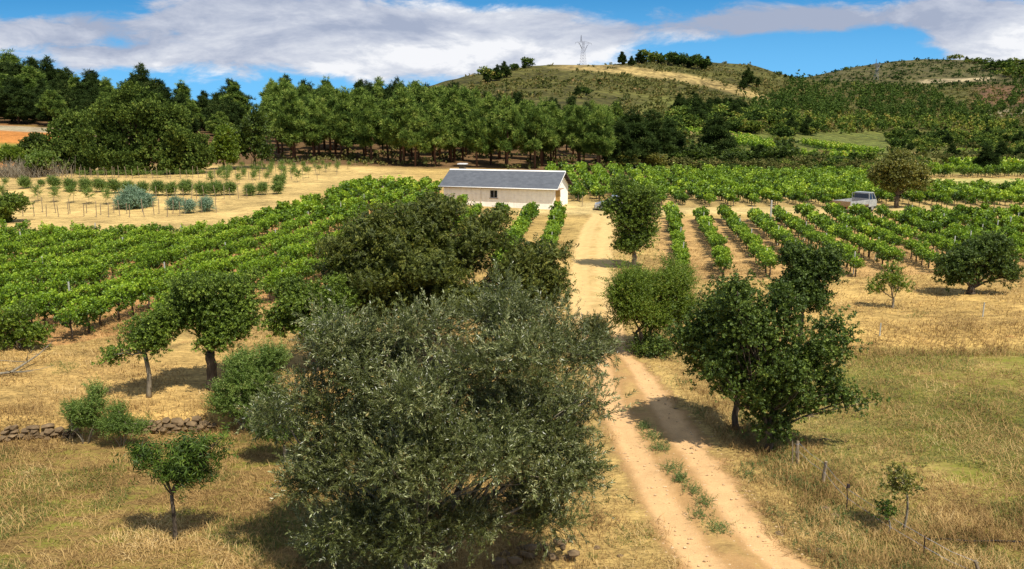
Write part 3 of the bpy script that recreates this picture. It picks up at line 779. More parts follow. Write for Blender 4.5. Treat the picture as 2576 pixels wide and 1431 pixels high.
    hero('oak_tree', 'oak tree', 'brownish oak tree shading the parked flatbed truck', (2254, 524), 83.5,
         [(2262, 425, 62, 34), (2215, 440, 30, 28), (2310, 430, 30, 32), (2262, 400, 40, 18), (2240, 465, 35, 14), (2320, 460, 18, 12), (2280, 455, 40, 16)],
         M_BROWNL, T_BROAD, 380, 9, .30, .24, 492, 1.9, M_BARK, 1, .25, 28, 3, .5)
    hero('orchard_tree', 'small tree', 'dark rounded tree at the far corner of the big vineyard', (22, 562), 72.0,
         [(15, 515, 40, 26), (40, 505, 22, 20), (-15, 520, 30, 25), (10, 545, 35, 15)],
         M_PEAR, T_BROAD, 200, 9, .26, .10, 545, 1.8, M_BARK, 1, .3, 29, 3, .5)
    hero('eucalyptus_bush', 'bush', 'wide blue-green bush in the sapling field', (336, 534), 80.0,
         [(335, 508, 40, 19), (312, 512, 20, 18), (360, 512, 20, 18), (330, 490, 22, 12)],
         M_SILV, T_SHRUB, 260, 11, .22, .05, 525, 1.5, M_BARKL, 4, .6, 30, 4, .3, spread=.5)
    for i, (u, v, s_) in enumerate([(440, 514, 14), (515, 518, 16), (475, 522, 10)]):
        hero('eucalyptus_bush', 'bush', ['small blue-green bush right beside the widest one', 'small blue-green bush furthest along, next to the vines', 'lowest little blue-green bush between its two fellows'][i], (u, v + 8), 79 - i,
             [(u, v, s_, s_ * .75), (u + 5, v - 6, s_ * .6, s_ * .6)], M_SILV, T_SHRUB, 60, 9, .16, .03, v + 5, 1.2, M_BARKL, 3, .6, 31 + i, 4, .3, group='small blue-green bushes', spread=.2)
    hero('yellowing_shrub', 'shrub', 'yellowing ragged shrub where the vineyard meets the meadow', (45, 884), 28.4,
         [(40, 800, 50, 35), (0, 830, 35, 40), (85, 840, 30, 22), (20, 860, 40, 20)],
         M_LIGHT, T_BROAD, 110, 8, .17, .04, 860, 1.0, M_BARKL, 3, .4, 36, 2, .3, spread=.3)
    hero('field_sapling', 'sapling', 'taller twisted sapling beyond the wire fence', (2270, 1342), 16.4,
         [(2262, 1195, 38, 20), (2290, 1215, 28, 18), (2240, 1215, 20, 14), (2270, 1225, 30, 12)],
         M_BROWNL, T_BROAD, 44, 4, .09, .026, 1240, .62, M_BARKL, 1, .3, 37, 1, .3, group='young fruit trees by the wire fence')
    hero('field_sapling', 'sapling', 'short leafy sapling beside the twisted one, close to the fence', (2229, 1350), 16.3,
         [(2232, 1275, 17, 18), (2222, 1290, 12, 12)],
         M_PEACH, T_BROAD, 15, 4, .08, .022, 1305, .6, M_BARKL, 1, .3, 38, 1, .3, group='young fruit trees by the wire fence')
    # low bushes under the walnut / by the track
    for i, (u, v, ru, rv, Yd, lb, mt) in enumerate([(1500, 830, 26, 36, 30.0, 'thin grey-green olive shoots leaning over the track edge', M_OLIVE),
                                               (1640, 880, 60, 18, 30.2, 'low bramble clump under the many-stemmed verge tree', M_DARK)]):
        hero('verge_bush', 'bush', lb, (u, v + rv), Yd, [(u, v, ru, rv), (u + ru * .5, v + rv * .3, ru * .5, rv * .5)], mt, T_OLIVE if mt is M_OLIVE else T_SHRUB, 40, 9, .13, .02, v + rv * .6, 1.3, M_BARK, 3, .5, 40 + i, 3, .2, spread=.2)
big_trees()


# ------------------------------------------------------------------ vineyards
def vine_mesh(seed, half_w, half_l, h0, h1_, n, sc):
    rng = np.random.default_rng(seed)
    nc = max(4, n // 5); cc = np.stack([rng.normal(size=nc) * half_w * .6, rng.uniform(-half_l, half_l, nc), h0 + (h1_ - h0) * rng.random(nc) ** .75], 1)
    P = cc[rng.integers(0, nc, n)] + rng.normal(size=(n, 3)) * np.array((.09, .11, .08)) * (1 + (n < 40) * .6)
    P[:, 0] = np.clip(P[:, 0], -half_w * 1.4, half_w * 1.4)
    D = np.stack([P[:, 0] / half_w * .9, rng.normal(size=n) * .5, .55 + rng.normal(size=n) * .5], 1)
    k = rng.random(n) < .15
    P[k, 2] = h1_; D[k] = rng.normal(size=(k.sum(), 3)) * .35 + np.array((0, 0, 1.0))
    V, r = scatter(T_VINE, P, D, sc * (.8 + .4 * rng.random(n)), rng)
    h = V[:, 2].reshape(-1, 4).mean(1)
    return V, np.clip(.62 * r + .42 * np.clip((h - h0) / (h1_ + .12 - h0), 0, 1) ** 1.5 - .08, 0, 1)  # paler upwards: young lime shoots, plus lit row tops put into the colour


BLOCKS = [
    # key, polygon, dx/dy of the rows, spacing, plant step, half width, half length, top, label start
    ('right', P_RIGHT, .175, 2.40, 1.10, .24, .60, 1.10, 'in the open vineyard right of the track'),
    ('left', P_LEFT, .10, 2.30, 1.05, .30, .68, 1.28, 'in the dense vineyard left of the track'),
    ('front', [(-5.2, 46), (2.3, 46), (4.8, 75.2), (-3.0, 75.2)], .09, 2.55, 1.1, .32, .6, 1.2, 'in the few rows ending at the shed'),
    ('behind', [(5.6, 90), (13.0, 90), (14.5, 126), (5.4, 126)], .02, 2.3, 1.2, .34, .56, 1.25, 'behind the shed'),
    ('back', P_BACK, .05, 2.45, 1.2, .34, .60, 1.2, 'in the level vineyard behind the truck'),
    ('far', [(56, 124), (100, 124), (104, 131), (56, 131)], .0, 2.4, 1.2, .6, .6, 1.6, 'far band'),
]
HIDE = [(1080, 1050, 400, 330), (1090, 640, 250, 130), (1900, 880, 180, 170), (1615, 760, 70, 80)]


def vine_rows():
    out = []
    for (key, poly, sl, sp, st, hw, hl, top, lb) in BLOCKS:
        rng = np.random.default_rng(len(key) * 7 + 3)
        ys = np.array([p[1] for p in poly]); xs = np.array([p[0] for p in poly]); yref = 76 if key in ('right', 'front') else 60
        k0 = int(np.floor((xs.min() - 20) / sp)); k1 = int(np.ceil((xs.max() + 20) / sp)); x_first = {'right': 15.15, 'front': 4.5}.get(key, 0.0); rows = 0
        order = range(k0, k1 + 1) if key != 'left' else range(k1, k0 - 1, -1)
        for k in order:
            n = int((ys.max() - ys.min()) / st) + 1; yy = ys.min() + np.arange(n) * st
            xx = x_first + k * sp + sl * (yy - yref)
            m = inpoly(xx, yy, poly)
            if m.sum() < 2: continue
            rows += 1; c = 0
            for x, y in zip(xx[m], yy[m]):
                c += 1
                if rng.random() < (.07 if key == 'right' else .03): continue
                out.append((key, rows, c, x + rng.normal() * .06, y + rng.normal() * .1, sl, .82 + .36 * rng.random() * (1.1 if key == 'right' else 1), lb))
    return out


def build_vines():
    rng = np.random.default_rng(77)
    vs = vine_rows(); X = np.array([v[3] for v in vs]); Y = np.array([v[4] for v in vs]); Z = hfun(X, Y)
    e = (Z + 1 - CH) / Y; vv = VC - F * np.tan(np.arctan(e) + TH); uu = UC + F * X / Y / (cos(TH) - e * sin(TH))
    inf = (uu > -30) & (uu < 2605) & (vv < 1450)
    for (a, b, ra, rb) in HIDE:
        inf &= ((uu - a) / ra) ** 2 + ((vv - b) / rb) ** 2 > 1
    order = np.argsort(np.where(inf, np.hypot(X, Y), 1e6))[:292]; single = set(order.tolist())
    kinds = {}
    for key, hw, hl, top in (('right', .24, .60, 1.10), ('left', .30, .68, 1.28), ('front', .30, .65, 1.15)):
        L = []
        for q in range(6):
            V, r = vine_mesh(100 + q + len(key) * 10, hw, hl, .50 if key == 'right' else .42, top - .18, 120 if key == 'right' else 150, .44)
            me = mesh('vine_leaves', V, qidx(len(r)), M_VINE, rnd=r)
            g = Geo(); rr = np.random.default_rng(q)
            P = np.array([(0, 0, -.1), (.03, .02, .3), (rr.normal() * .05, rr.normal() * .06, .6), (rr.normal() * .08, rr.normal() * .12, .85)]); g.tube(P, [.05, .038, .035, .02], 6)
            for sg in (-1, 1):
                g.tube([P[2], P[2] + np.array((rr.normal() * .05, sg * .25, .12)), P[2] + np.array((rr.normal() * .1, sg * .5, .2))], [.022, .016, .008], 4)
            g_me = mesh('vine_trunk', np.concatenate(g.v), g.q, tris=g.t, mats=[M_BARK], smooth=True)
            L.append((me, g_me))
        kinds[key] = L
    for i in order:
        key, row, c, x, y, sl, sc, lb = vs[i]
        me, tr = kinds.get(key, kinds['left'])[int(rng.integers(6))]
        r = empty('grapevine', (x, y, Z[i]), f'{ordn(c)} vine up the {ordn(row)} row {lb}', 'grapevine', 'vines ' + lb, rz=-math.atan(sl) + (pi if rng.random() < .5 else 0) + rng.normal() * .1)
        r.scale = (sc, 1, sc)
        link('foliage', me, r); link('trunk', tr, r)
    # all the farther vines: one object
    Vs = []; Rs = []; g = Geo()
    near = np.array([i for i in range(len(vs)) if i not in single and inf[i] | (abs(uu[i] - 1287) < 1700)])
    for lo, hi, n, sc in ((0, 62, 90, .60), (62, 88, 48, .84), (88, 200, 30, 1.15)):
        idx = near[(Y[near] >= lo) & (Y[near] < hi)]
        tm = {k: [vine_mesh(300 + q + n, b[5], b[6], .42, b[7] - .2, n, sc) for q in range(5)] for k, b in ((b[0], b) for b in BLOCKS)}
        for i in idx:
            V, r = tm[vs[i][0]][int(rng.integers(5))]; sl = vs[i][5]; a = -math.atan(sl) + (pi if rng.random() < .5 else 0) + rng.normal() * .15; s_ = vs[i][6]
            ca, sa = cos(a), sin(a); W = np.stack([(V[:, 0] * ca - V[:, 1] * sa) * s_ + X[i], (V[:, 0] * sa + V[:, 1] * ca) + Y[i], V[:, 2] * s_ + Z[i]], 1)
            Vs.append(W); Rs.append(np.clip(r + rng.normal() * .12, 0, 1))
    V = np.concatenate(Vs); r = np.concatenate(Rs); nl = len(r)
    q = near; t_ = .04; base = np.stack([X[q], Y[q], Z[q] - .05], 1); tri = np.array([(-t_, -t_, 0), (t_, -t_, 0), (0, t_, 0)])
    TV = np.concatenate([(base[:, None] + tri), (base[:, None] + tri + np.array((0, 0, .8)))], 1).reshape(-1, 3); b0 = len(V)
    k = np.arange(len(q))[:, None] * 6 + b0
    TQ = np.concatenate([k + np.array([0, 1, 4, 3]), k + np.array([1, 2, 5, 4]), k + np.array([2, 0, 3, 5])])
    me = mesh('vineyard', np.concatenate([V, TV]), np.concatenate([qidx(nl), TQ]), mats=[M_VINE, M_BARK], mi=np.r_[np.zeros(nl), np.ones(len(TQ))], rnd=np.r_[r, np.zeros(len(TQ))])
    tag(link('vineyard', me), 'the farther rows of bright green vines around the slate-roofed shed', None, None, 'stuff')
    # pale trellis posts seen among the rows
    g = Geo(); g.box((-.025, -.025, -.1), (.025, .025, 1.42)); g.box((-.04, -.008, 1.25), (.04, .008, 1.27)); me = mesh('vineyard_post', np.concatenate(g.v), g.q, mats=[M_GREYP])
    posts = [(2170, 536, 'pale post in the gap between truck and level vineyard'), ]
    n = 0; seen = 0
    for i in np.argsort(Y):
        key, row, c, x, y, sl, sc, lb = vs[i]
        if key in ('right', 'left', 'front') and c % 7 == (row * 3) % 7 and inf[i] and seen < 90 and (key != 'left' or row % 3 == 0):
            seen += 1
            o = link('vineyard_post', me); o.location = (x + .1, y + .55, h1(x, y)); o.rotation_euler = (rng.normal() * .04, rng.normal() * .04, 0); o.scale = (1, 1, .9 + .2 * rng.random())
            tag(o, f'pale post past the {ordn(c)} vine, {ordn(row)} row {lb}', 'post', 'pale trellis posts among the vines')
    return g
build_vines()


def far_rows():         # vine plots on the valley side
    rng = np.random.default_rng(9); Vs = []; Rs = []
    tm = [vine_mesh(900 + q, .6, .9, .3, 1.4, 9, 2.4) for q in range(5)]
    for (cx, cy, rx, ry) in GREENP:
        for x in np.arange(-rx, rx, 3.0):
            for y in np.arange(-ry, ry, 2.1):
                if (x / rx) ** 2 + (y / ry) ** 2 > 1 or rng.random() < .08: continue
                X, Y = cx + x + rng.normal() * .1, cy + y; V, r = tm[int(rng.integers(5))]; Vs.append(V + np.array((X, Y, h1(X, Y)))); Rs.append(np.clip(r + rng.normal() * .1, 0, 1))
    V = np.concatenate(Vs); r = np.concatenate(Rs)
    tag(link('hillside_vines', mesh('hillside_vines', V, qidx(len(r)), M_VINE, rnd=r)), 'green vine plots on the valley side between dark trees', None, None, 'stuff')
far_rows()


# ------------------------------------------------------------------ the shed
def brick_mat(name, c1, c2, mortar, sx, sy, rough=.85, msize=.02, bump=.3, axis='XZ', spec=.2):
    m, t, out = new_mat(name)
    o = t.add('ShaderNodeTexCoord').outputs['Object']; sp = t.add('ShaderNodeSeparateXYZ', {0: o})
    a = t.m('ADD', sp.outputs[0], sp.outputs[1]) if axis == 'XZ' else sp.outputs[0]
    v = t.add('ShaderNodeCombineXYZ', {0: a, 1: sp.outputs[2] if axis == 'XZ' else t.m('MULTIPLY', sp.outputs[2], 2.0)}).outputs[0]
    b = t.add('ShaderNodeTexBrick', {'Vector': v, 'Color1': c1, 'Color2': c2, 'Mortar': mortar, 'Scale': 1.0, 'Bias': 0.0, 'Mortar Size': msize, 'Brick Width': sx, 'Row Height': sy, 'Mortar Smooth': .3})
    n = t.noise(o, 2.5, 6, .65); n2 = t.noise(t.add('ShaderNodeMapping', {'Vector': o, 'Scale': (1, 1, .2)}).outputs[0], 3.0, 5, .6)
    val = t.m('ADD', .54, t.m('ADD', t.m('MULTIPLY', n, .44), t.m('MULTIPLY', n2, .44)))
    c = t.add('ShaderNodeVectorMath', {0: b.outputs[0], 'Scale': val}, operation='SCALE').outputs[0]
    p = t.add('ShaderNodeBsdfPrincipled', {'Base Color': c, 'Roughness': rough, 'Specular IOR Level': spec})
    bp = t.add('ShaderNodeBump', {'Height': t.m('SUBTRACT', n, b.outputs[1]), 'Strength': bump, 'Distance': .01}); t.l.new(bp.outputs[0], p.inputs['Normal'])
    t.l.new(p.outputs[0], out.inputs[0]); return m


M_WALL = brick_mat('cream_wall', S(255, 250, 238), S(253, 247, 233), S(246, 236, 216), 2.4, .45, .9, .012, .15)
M_BAND = simple_mat('concrete_band', S(150, 126, 108), S(182, 156, 134), 3, .9, .2)
M_SLATE = brick_mat('slate', S(84, 87, 92), S(95, 98, 102), S(78, 81, 86), .42, .24, .75, .006, .15, 'X', .25)
M_WHITE = simple_mat('white_trim', S(222, 218, 210), S(240, 236, 228), 5, .6, .05)
M_DOOR = simple_mat('ochre_door', S(158, 122, 62), S(186, 148, 80), 5, .7, .1, .3, 5, (6, 6, .3))
M_DWOOD = simple_mat('dark_rafter', S(52, 40, 34), S(82, 64, 52), 6, .9, .2)
M_GLASS = simple_mat('dark_glass', S(28, 32, 36), S(40, 44, 50), 2, .12, 0, .8)
M_IRON = simple_mat('dark_iron', S(46, 38, 36), S(70, 56, 50), 8, .7, .1)
M_STONE = simple_mat('field_stone', S(84, 70, 52), S(136, 114, 84), 4, .95, .6, .15, 8, (1, 1, 1), 0, .03)


def build_shed():
    L, Dp, H, RH, a = 12.0, 6.0, 2.25, 1.36, radians(17)
    FR = np.array((4.28, 81.3)); FL = FR - L * np.array((cos(a), -sin(a)))
    z0 = h1(FR[0], FR[1]) - .02
    R = empty('shed', (FL[0], FL[1], z0), 'long cream shed with a grey slate roof and ochre gable door', 'farm building', rz=-a)
    T = .22
    wx0, wx1, wz0, wz1 = 5.15, 5.95, 1.02, 1.83          # window opening in the front wall
    g = Geo()
    g.box((T, 0, -.4), (wx0, T, H)); g.box((wx1, 0, -.4), (L - T, T, H)); g.box((wx0, 0, -.4), (wx1, T, wz0)); g.box((wx0, 0, wz1), (wx1, T, H))
    g.box((T, Dp - T, -.4), (L - T, Dp, H))
    for x0 in (0, L - T):
        g.prism([(0, -.4), (Dp, -.4), (Dp, H), (Dp / 2, H + RH - .08), (0, H)], -(x0 + T), -x0, 0, pi / 2)
    for x in (.02, 3.0, 4.1, 7.2, 9.35, 11.5):
        g.box((x, -.014, -.35), (x + .16, .01, H - .33))
    g.build('wall', M_WALL, R)
    g = Geo(); g.box((.0, -.02, H - .31), (L + .003, .0, H - .02)); g.build('cornice_band', M_BAND, R)
    # roof
    ov, og, th = .38, .42, .07; sl = RH / (Dp / 2)
    g = Geo()
    for s_ in (0, 1):
        y0, y1 = (-ov, Dp / 2) if s_ == 0 else (Dp / 2, Dp + ov)
        za, zb = (H - ov * sl, H + RH) if s_ == 0 else (H + RH, H - ov * sl)
        n = 24; Xs = np.linspace(-og, L + og, n)
        for k in range(n - 1):
            dz = .002 * math.sin(k * 1.7); dz2 = .002 * math.sin((k + 1) * 1.7)
            g.hexa([(Xs[k], y0, za + dz), (Xs[k + 1], y0, za + dz2), (Xs[k + 1], y1, zb + dz2), (Xs[k], y1, zb + dz), (Xs[k], y0, za + th + dz), (Xs[k + 1], y0, za + th + dz2), (Xs[k + 1], y1, zb + th + dz2), (Xs[k], y1, zb + th + dz)])
    roof = g.build('roof', M_SLATE, R)
    g = Geo(); g.prism([(-.13, H + RH + .03), (0, H + RH + .14), (.13, H + RH + .03), (0, H + RH + .02)], -(L + og), og, 0, pi / 2, (0, Dp / 2, 0)); g.build('ridge_cap', M_WHITE, R)
    g = Geo(); yy = -ov - .05; g.tube([(-og, yy, H - ov * sl + .03), (L / 2, yy, H - ov * sl + .02), (L + og, yy, H - ov * sl - .01)], .06, 8)
    g.build('gutter', M_WHITE, R, smooth=True)
    g = Geo(); g.tube([(4.18, yy, H - ov * sl), (4.18, -.10, H - .35), (4.18, -.07, H - .55), (4.18, -.07, .1)], .04, 6); g.build('downpipe', M_WHITE, R, smooth=True)
    # rafters and boards under the gable overhang
    for s_ in (0, 1):
        for k in range(7):
            f_ = (k + .5) / 7; y = (-ov + f_ * (Dp / 2 + ov)) if s_ == 0 else (Dp + ov - f_ * (Dp / 2 + ov)); z = H - ov * sl + f_ * (RH + ov * sl) - .10
            g = Geo(); g.box((L, y - .05, z - .02), (L + og - .02, y + .05, z + .08)); g.build('rafter_end', M_DWOOD, R)
    g = Geo(); g.hexa([(L + og, Dp / 2, H + RH - .12), (L + og + .03, Dp / 2, H + RH - .12), (L + og + .03, Dp + ov, H - ov * sl - .12), (L + og, Dp + ov, H - ov * sl - .12), (L + og, Dp / 2, H + RH + .05), (L + og + .03, Dp / 2, H + RH + .05), (L + og + .03, Dp + ov, H - ov * sl + .05), (L + og, Dp + ov, H - ov * sl + .05)])
    g.build('barge_board', M_DWOOD, R)
    g = Geo(); g.hexa([(L + og, -ov, H - ov * sl - .05), (L + og + .03, -ov, H - ov * sl - .05), (L + og + .03, Dp / 2, H + RH - .05), (L + og, Dp / 2, H + RH - .05), (L + og, -ov, H - ov * sl + .06), (L + og + .03, -ov, H - ov * sl + .06), (L + og + .03, Dp / 2, H + RH + .06), (L + og, Dp / 2, H + RH + .06)])
    g.build('barge_board', M_WHITE, R)
    # window
    g = Geo(); t_ = .05
    g.box((wx0, .04, wz0), (wx1, .14, wz0 + t_)); g.box((wx0, .04, wz1 - t_), (wx1, .14, wz1)); g.box((wx0, .04, wz0 + t_), (wx0 + t_, .14, wz1 - t_)); g.box((wx1 - t_, .04, wz0 + t_), (wx1, .14, wz1 - t_)); g.box(((wx0 + wx1) / 2 - .03, .05, wz0 + t_), ((wx0 + wx1) / 2 + .03, .13, wz1 - t_))
    w = g.build('window', M_WHITE, R)
    g = Geo(); g.box((wx0 + t_, .10, wz0 + t_), (wx1 - t_, .12, wz1 - t_)); g.build('pane', M_GLASS, w)
    g = Geo()
    for k in range(7):
        x = wx0 + .06 + k * (wx1 - wx0 - .12) / 6; g.tube([(x, -.03, wz0), (x, -.03, wz1)], .012, 5)
    g.tube([(wx0, -.03, wz0 + .25), (wx1, -.03, wz0 + .25)], .012, 5); g.tube([(wx0, -.03, wz1 - .2), (wx1, -.03, wz1 - .2)], .012, 5)
    g.build('grille', M_IRON, w)
    g = Geo(); g.box((wx0 - .08, -.05, wz0 - .06), (wx1 + .08, .0, wz0)); g.build('sill', M_BAND, w)
    # wide door in the gable
    g = Geo(); g.box((L - .01, .45, 0), (L + .02, 2.35, 1.95))
    for k in range(6): g.box((L + .02, .47 + k * .315, .02), (L + .032, .47 + k * .315 + .30, 1.93))
    d = g.build('door', M_DOOR, R)
    g = Geo(); g.box((L + .032, 1.36, .95), (L + .07, 1.40, 1.12)); g.build('handle', M_IRON, d)
    g = Geo(); g.box((L, .35, 1.96), (L + .42, 2.45, 2.02)); g.build('door_canopy', M_BAND, R)
    # chimney on the back slope
    cx, cy = .55, Dp * .72
    g = Geo(); g.box((cx - .3, cy - .3, H + .3), (cx + .3, cy + .3, H + RH + .55)); ch = g.build('chimney', M_STONE, roof)
    g = Geo(); g.box((cx - .45, cy - .45, H + RH + .553), (cx + .45, cy + .45, H + RH + .66)); g.build('chimney_cap', M_WHITE, roof)
build_shed()


# ------------------------------------------------------------------ vehicles
def wheel(R, x, y, r, w, rim=True):
    g = Geo(); n = 20
    g.tube([(x, y - w / 2, r), (x, y - w / 2 + .02, r), (x, y + w / 2 - .02, r), (x, y + w / 2, r)], [r * .9, r, r, r * .9], n)
    wh = g.build('wheel', M_TYRE, R, smooth=False)
    for sg in (-1, 1):
        g = Geo(); yy = y + sg * (w / 2 + .006); g.tube([(x, yy - .01, r), (x, yy + .01, r)], [r * .55, r * .5], 14)
        for k in range(5):
            a = k * 2 * pi / 5; g.box((-.03, -.006, 0), (.03, .006, r * .55), 0, 0, (x + 0 * cos(a), yy + sg * .012, r))
        g.build('rim', M_SILVER, wh)


M_TYRE = simple_mat('tyre', S(26, 26, 27), S(44, 43, 42), 10, .85, .1)
M_SILVER = simple_mat('silver_paint', S(158, 162, 168), S(176, 180, 186), 1.5, .32, 0, .5, 3, (1, 1, 1), .5)
M_TRUCKP = simple_mat('dull_white_paint', S(132, 136, 138), S(176, 178, 176), 2.5, .45, .05, .4)
M_PLANK = simple_mat('bed_plank', S(142, 118, 84), S(182, 156, 118), 3, .85, .2, .2, 6, (.3, 1, 6))
M_BLACKP = simple_mat('black_plastic', S(22, 23, 25), S(40, 40, 42), 5, .6, .05)
M_LAMP = simple_mat('lamp_glass', S(200, 200, 196), S(225, 225, 220), 3, .15, 0, .7)
M_REDL = simple_mat('red_lamp', S(120, 20, 16), S(150, 30, 22), 3, .2, 0, .7)


def build_car():
    q = gp(1506, 530, 60, 110); x0, y0 = q[0] - .35, q[1] + .9
    R = empty('parked_car', (x0, y0, h1(x0 + 1.5, y0)), 'silver hatchback parked behind the narrow-crowned tree by the shed yard', 'car', rz=radians(-6))
    g = Geo(); W = .84       # nose at x=0 pointing towards the shed
    prof = [(0.02, .30), (.0, .50), (.10, .66), (.95, .88), (1.25, .93), (3.45, .98), (3.86, .92), (3.95, .60), (3.92, .30), (3.45, .24), (.6, .24)]
    g.prism(prof, -W, W); body = g.build('body', M_SILVER, R)
    g = Geo(); V = []
    bot = [(1.05, .90), (3.80, .94)]; top = [(1.75, 1.42), (3.30, 1.46)]
    g.hexa([(1.05, -.80, .90), (3.82, -.80, .93), (3.82, .80, .93), (1.05, .80, .90), (1.78, -.62, 1.43), (3.35, -.62, 1.45), (3.35, .62, 1.45), (1.78, .62, 1.43)])
    g.build('cabin', M_GLASS, R)
    g = Geo(); g.box((1.70, -.66, 1.425), (3.40, .66, 1.475)); g.build('roof', M_SILVER, R)
    for sg in (-1, 1):
        for xa, xb in ((1.02, 1.76), (2.32, 2.38), (3.82, 3.36)):
            g = Geo(); g.hexa([(xa, sg * .815, .9), (xa + .09, sg * .815, .9), (xa + .09, sg * .79, .9), (xa, sg * .79, .9), (xb, sg * .645, 1.44), (xb + .09, sg * .645, 1.44), (xb + .09, sg * .62, 1.44), (xb, sg * .62, 1.44)]); g.build('window_pillar', M_SILVER, R)
        g = Geo(); g.box((.03, sg * .62 - .16, .52), (.28, sg * .62 + .16, .68)); g.build('headlight', M_LAMP, R)
        g = Geo(); g.box((3.80, sg * .66 - .12, .62), (3.965, sg * .66 + .12, .86)); g.build('tail_light', M_REDL, R)
        g = Geo(); g.box((1.30, sg * .93 - .07, .92), (1.42, sg * .93 + .07, 1.04)); g.build('wing_mirror', M_BLACKP, R)
        for x in (.78, 3.18):
            wheel(R, x, sg * .76, .30, .20)
            g = Geo(); g.tube([(x, sg * .842 - .01, .32), (x, sg * .842 + .006, .32)], .37, 18); g.build('wheel_arch', M_BLACKP, R)
    g = Geo(); g.box((-.03, -.80, .28), (.10, .80, .42)); g.build('bumper', M_BLACKP, R)
build_car()


def build_truck():
    q = gp(2152, 537, 60, 110); hd = radians(38)
    x0, y0 = q[0] - .4, q[1] + .9
    R = empty('flatbed_truck', (x0, y0, h1(x0 + 1, y0 + 1)), 'old pale flatbed truck with wooden dropsides parked under the oak', 'truck', rz=hd)
    # local: x forward, rear end at about x=-1.2
    g = Geo(); g.box((-1.2, -.38, .48), (3.5, -.26, .64)); g.box((-1.2, .26, .48), (3.5, .38, .64)); g.build('chassis', M_BLACKP, R)
    g = Geo(); g.box((-1.35, -.92, .72), (2.15, .92, .80)); g.build('bed_floor', M_PLANK, R)
    for sg in (-1, 1):
        g = Geo(); y = sg * .92
        for k in range(3): g.box((-1.35, y - .02, .81 + k * .15), (2.13, y + .02, .81 + k * .15 + .143))
        for x in (-1.34, -.2, .95, 2.08): g.box((x, y - .035, .80), (x + .05, y + .035, 1.27))
        g.build('dropside', M_TRUCKP, R)
    g = Geo()
    for k in range(3): g.box((-1.40, -.94, .81 + k * .15), (-1.36, .94, .81 + k * .15 + .143))
    g.build('tailgate', M_PLANK, R)
    g = Geo(); g.box((2.15, -.92, .80), (2.20, .92, 1.35)); g.box((2.15, -.92, 1.35), (2.20, -.86, 1.85)); g.box((2.15, .86, 1.35), (2.20, .92, 1.85)); g.box((2.15, -.86, 1.79), (2.20, .86, 1.85)); g.build('headboard', M_TRUCKP, R)
    g = Geo(); W = .86
    g.prism([(2.28, .50), (3.72, .50), (3.84, .62), (3.80, 1.02), (3.66, 1.22), (2.28, 1.22)], -W, W)
    g.build('cab', M_TRUCKP, R)
    g = Geo(); g.hexa([(2.33, -.80, 1.22), (3.62, -.80, 1.22), (3.62, .80, 1.22), (2.33, .80, 1.22), (2.38, -.70, 1.84), (3.22, -.70, 1.84), (3.22, .70, 1.84), (2.38, .70, 1.84)]); g.build('cab_window', M_GLASS, R)
    g = Geo(); g.box((2.30, -.76, 1.84), (3.28, .76, 1.91)); g.build('cab_roof', M_TRUCKP, R)
    for sg in (-1, 1):
        for xa, xb, w in ((2.29, 2.33, .10), (2.92, 2.86, .06), (3.62, 3.22, .08)):
            g = Geo(); g.hexa([(xa, sg * .845, 1.2), (xa + w, sg * .845, 1.2), (xa + w, sg * .80, 1.2), (xa, sg * .80, 1.2), (xb, sg * .735, 1.85), (xb + w, sg * .735, 1.85), (xb + w, sg * .69, 1.85), (xb, sg * .69, 1.85)]); g.build('window_pillar', M_TRUCKP, R)
        g = Geo(); g.box((3.80, sg * .60 - .12, .72), (3.87, sg * .60 + .12, .90)); g.build('headlight', M_LAMP, R)
        g = Geo(); g.box((-1.46, sg * .72 - .12, .58), (-1.36, sg * .72 + .12, .70)); g.build('tail_light', M_REDL, R)
        g = Geo(); g.tube([(3.5, sg * .86, 1.3), (3.62, sg * 1.02, 1.42)], .015, 4); g.box((3.58, sg * 1.04 - .06, 1.30), (3.63, sg * 1.04 + .06, 1.58)); g.build('wing_mirror', M_BLACKP, R)
        for x in (-.15, 3.02): wheel(R, x, sg * .74, .36, .22)
    g = Geo(); g.box((3.84, -.84, .42), (3.92, .84, .60)); g.build('bumper', M_BLACKP, R)
    # a load of dark crates on the bed stays out: only the loose grey tank that shows above the sides
build_truck()


# ------------------------------------------------------------------ pylons
M_STEEL = simple_mat('galvanised_steel', S(120, 124, 138), S(150, 154, 166), 1, .6, 0, .3, 3, (1, 1, 1), .3)


def lattice(g, A, B, wa, wb, n, r):
    """square lattice mast from A to B"""
    A = np.array(A, float); B = np.array(B, float)
    def ring(f_):
        c = A + (B - A) * f_; w = wa + (wb - wa) * f_
        return [c + np.array((sx * w, sy * w, 0)) for sx, sy in ((-1, -1), (1, -1), (1, 1), (-1, 1))]
    for k in range(4):
        g.tube([ring(0)[k], ring(1)[k]], r, 4, cap=False)
    for i in range(n):
        a, b = ring(i / n), ring((i + 1) / n)
        for k in range(4):
            j = (k + 1) % 4; g.tube([a[k], b[j]], r * .6, 3, cap=False); g.tube([b[k], b[j]], r * .6, 3, cap=False)
            g.tube([a[j], b[k]], r * .6, 3, cap=False)


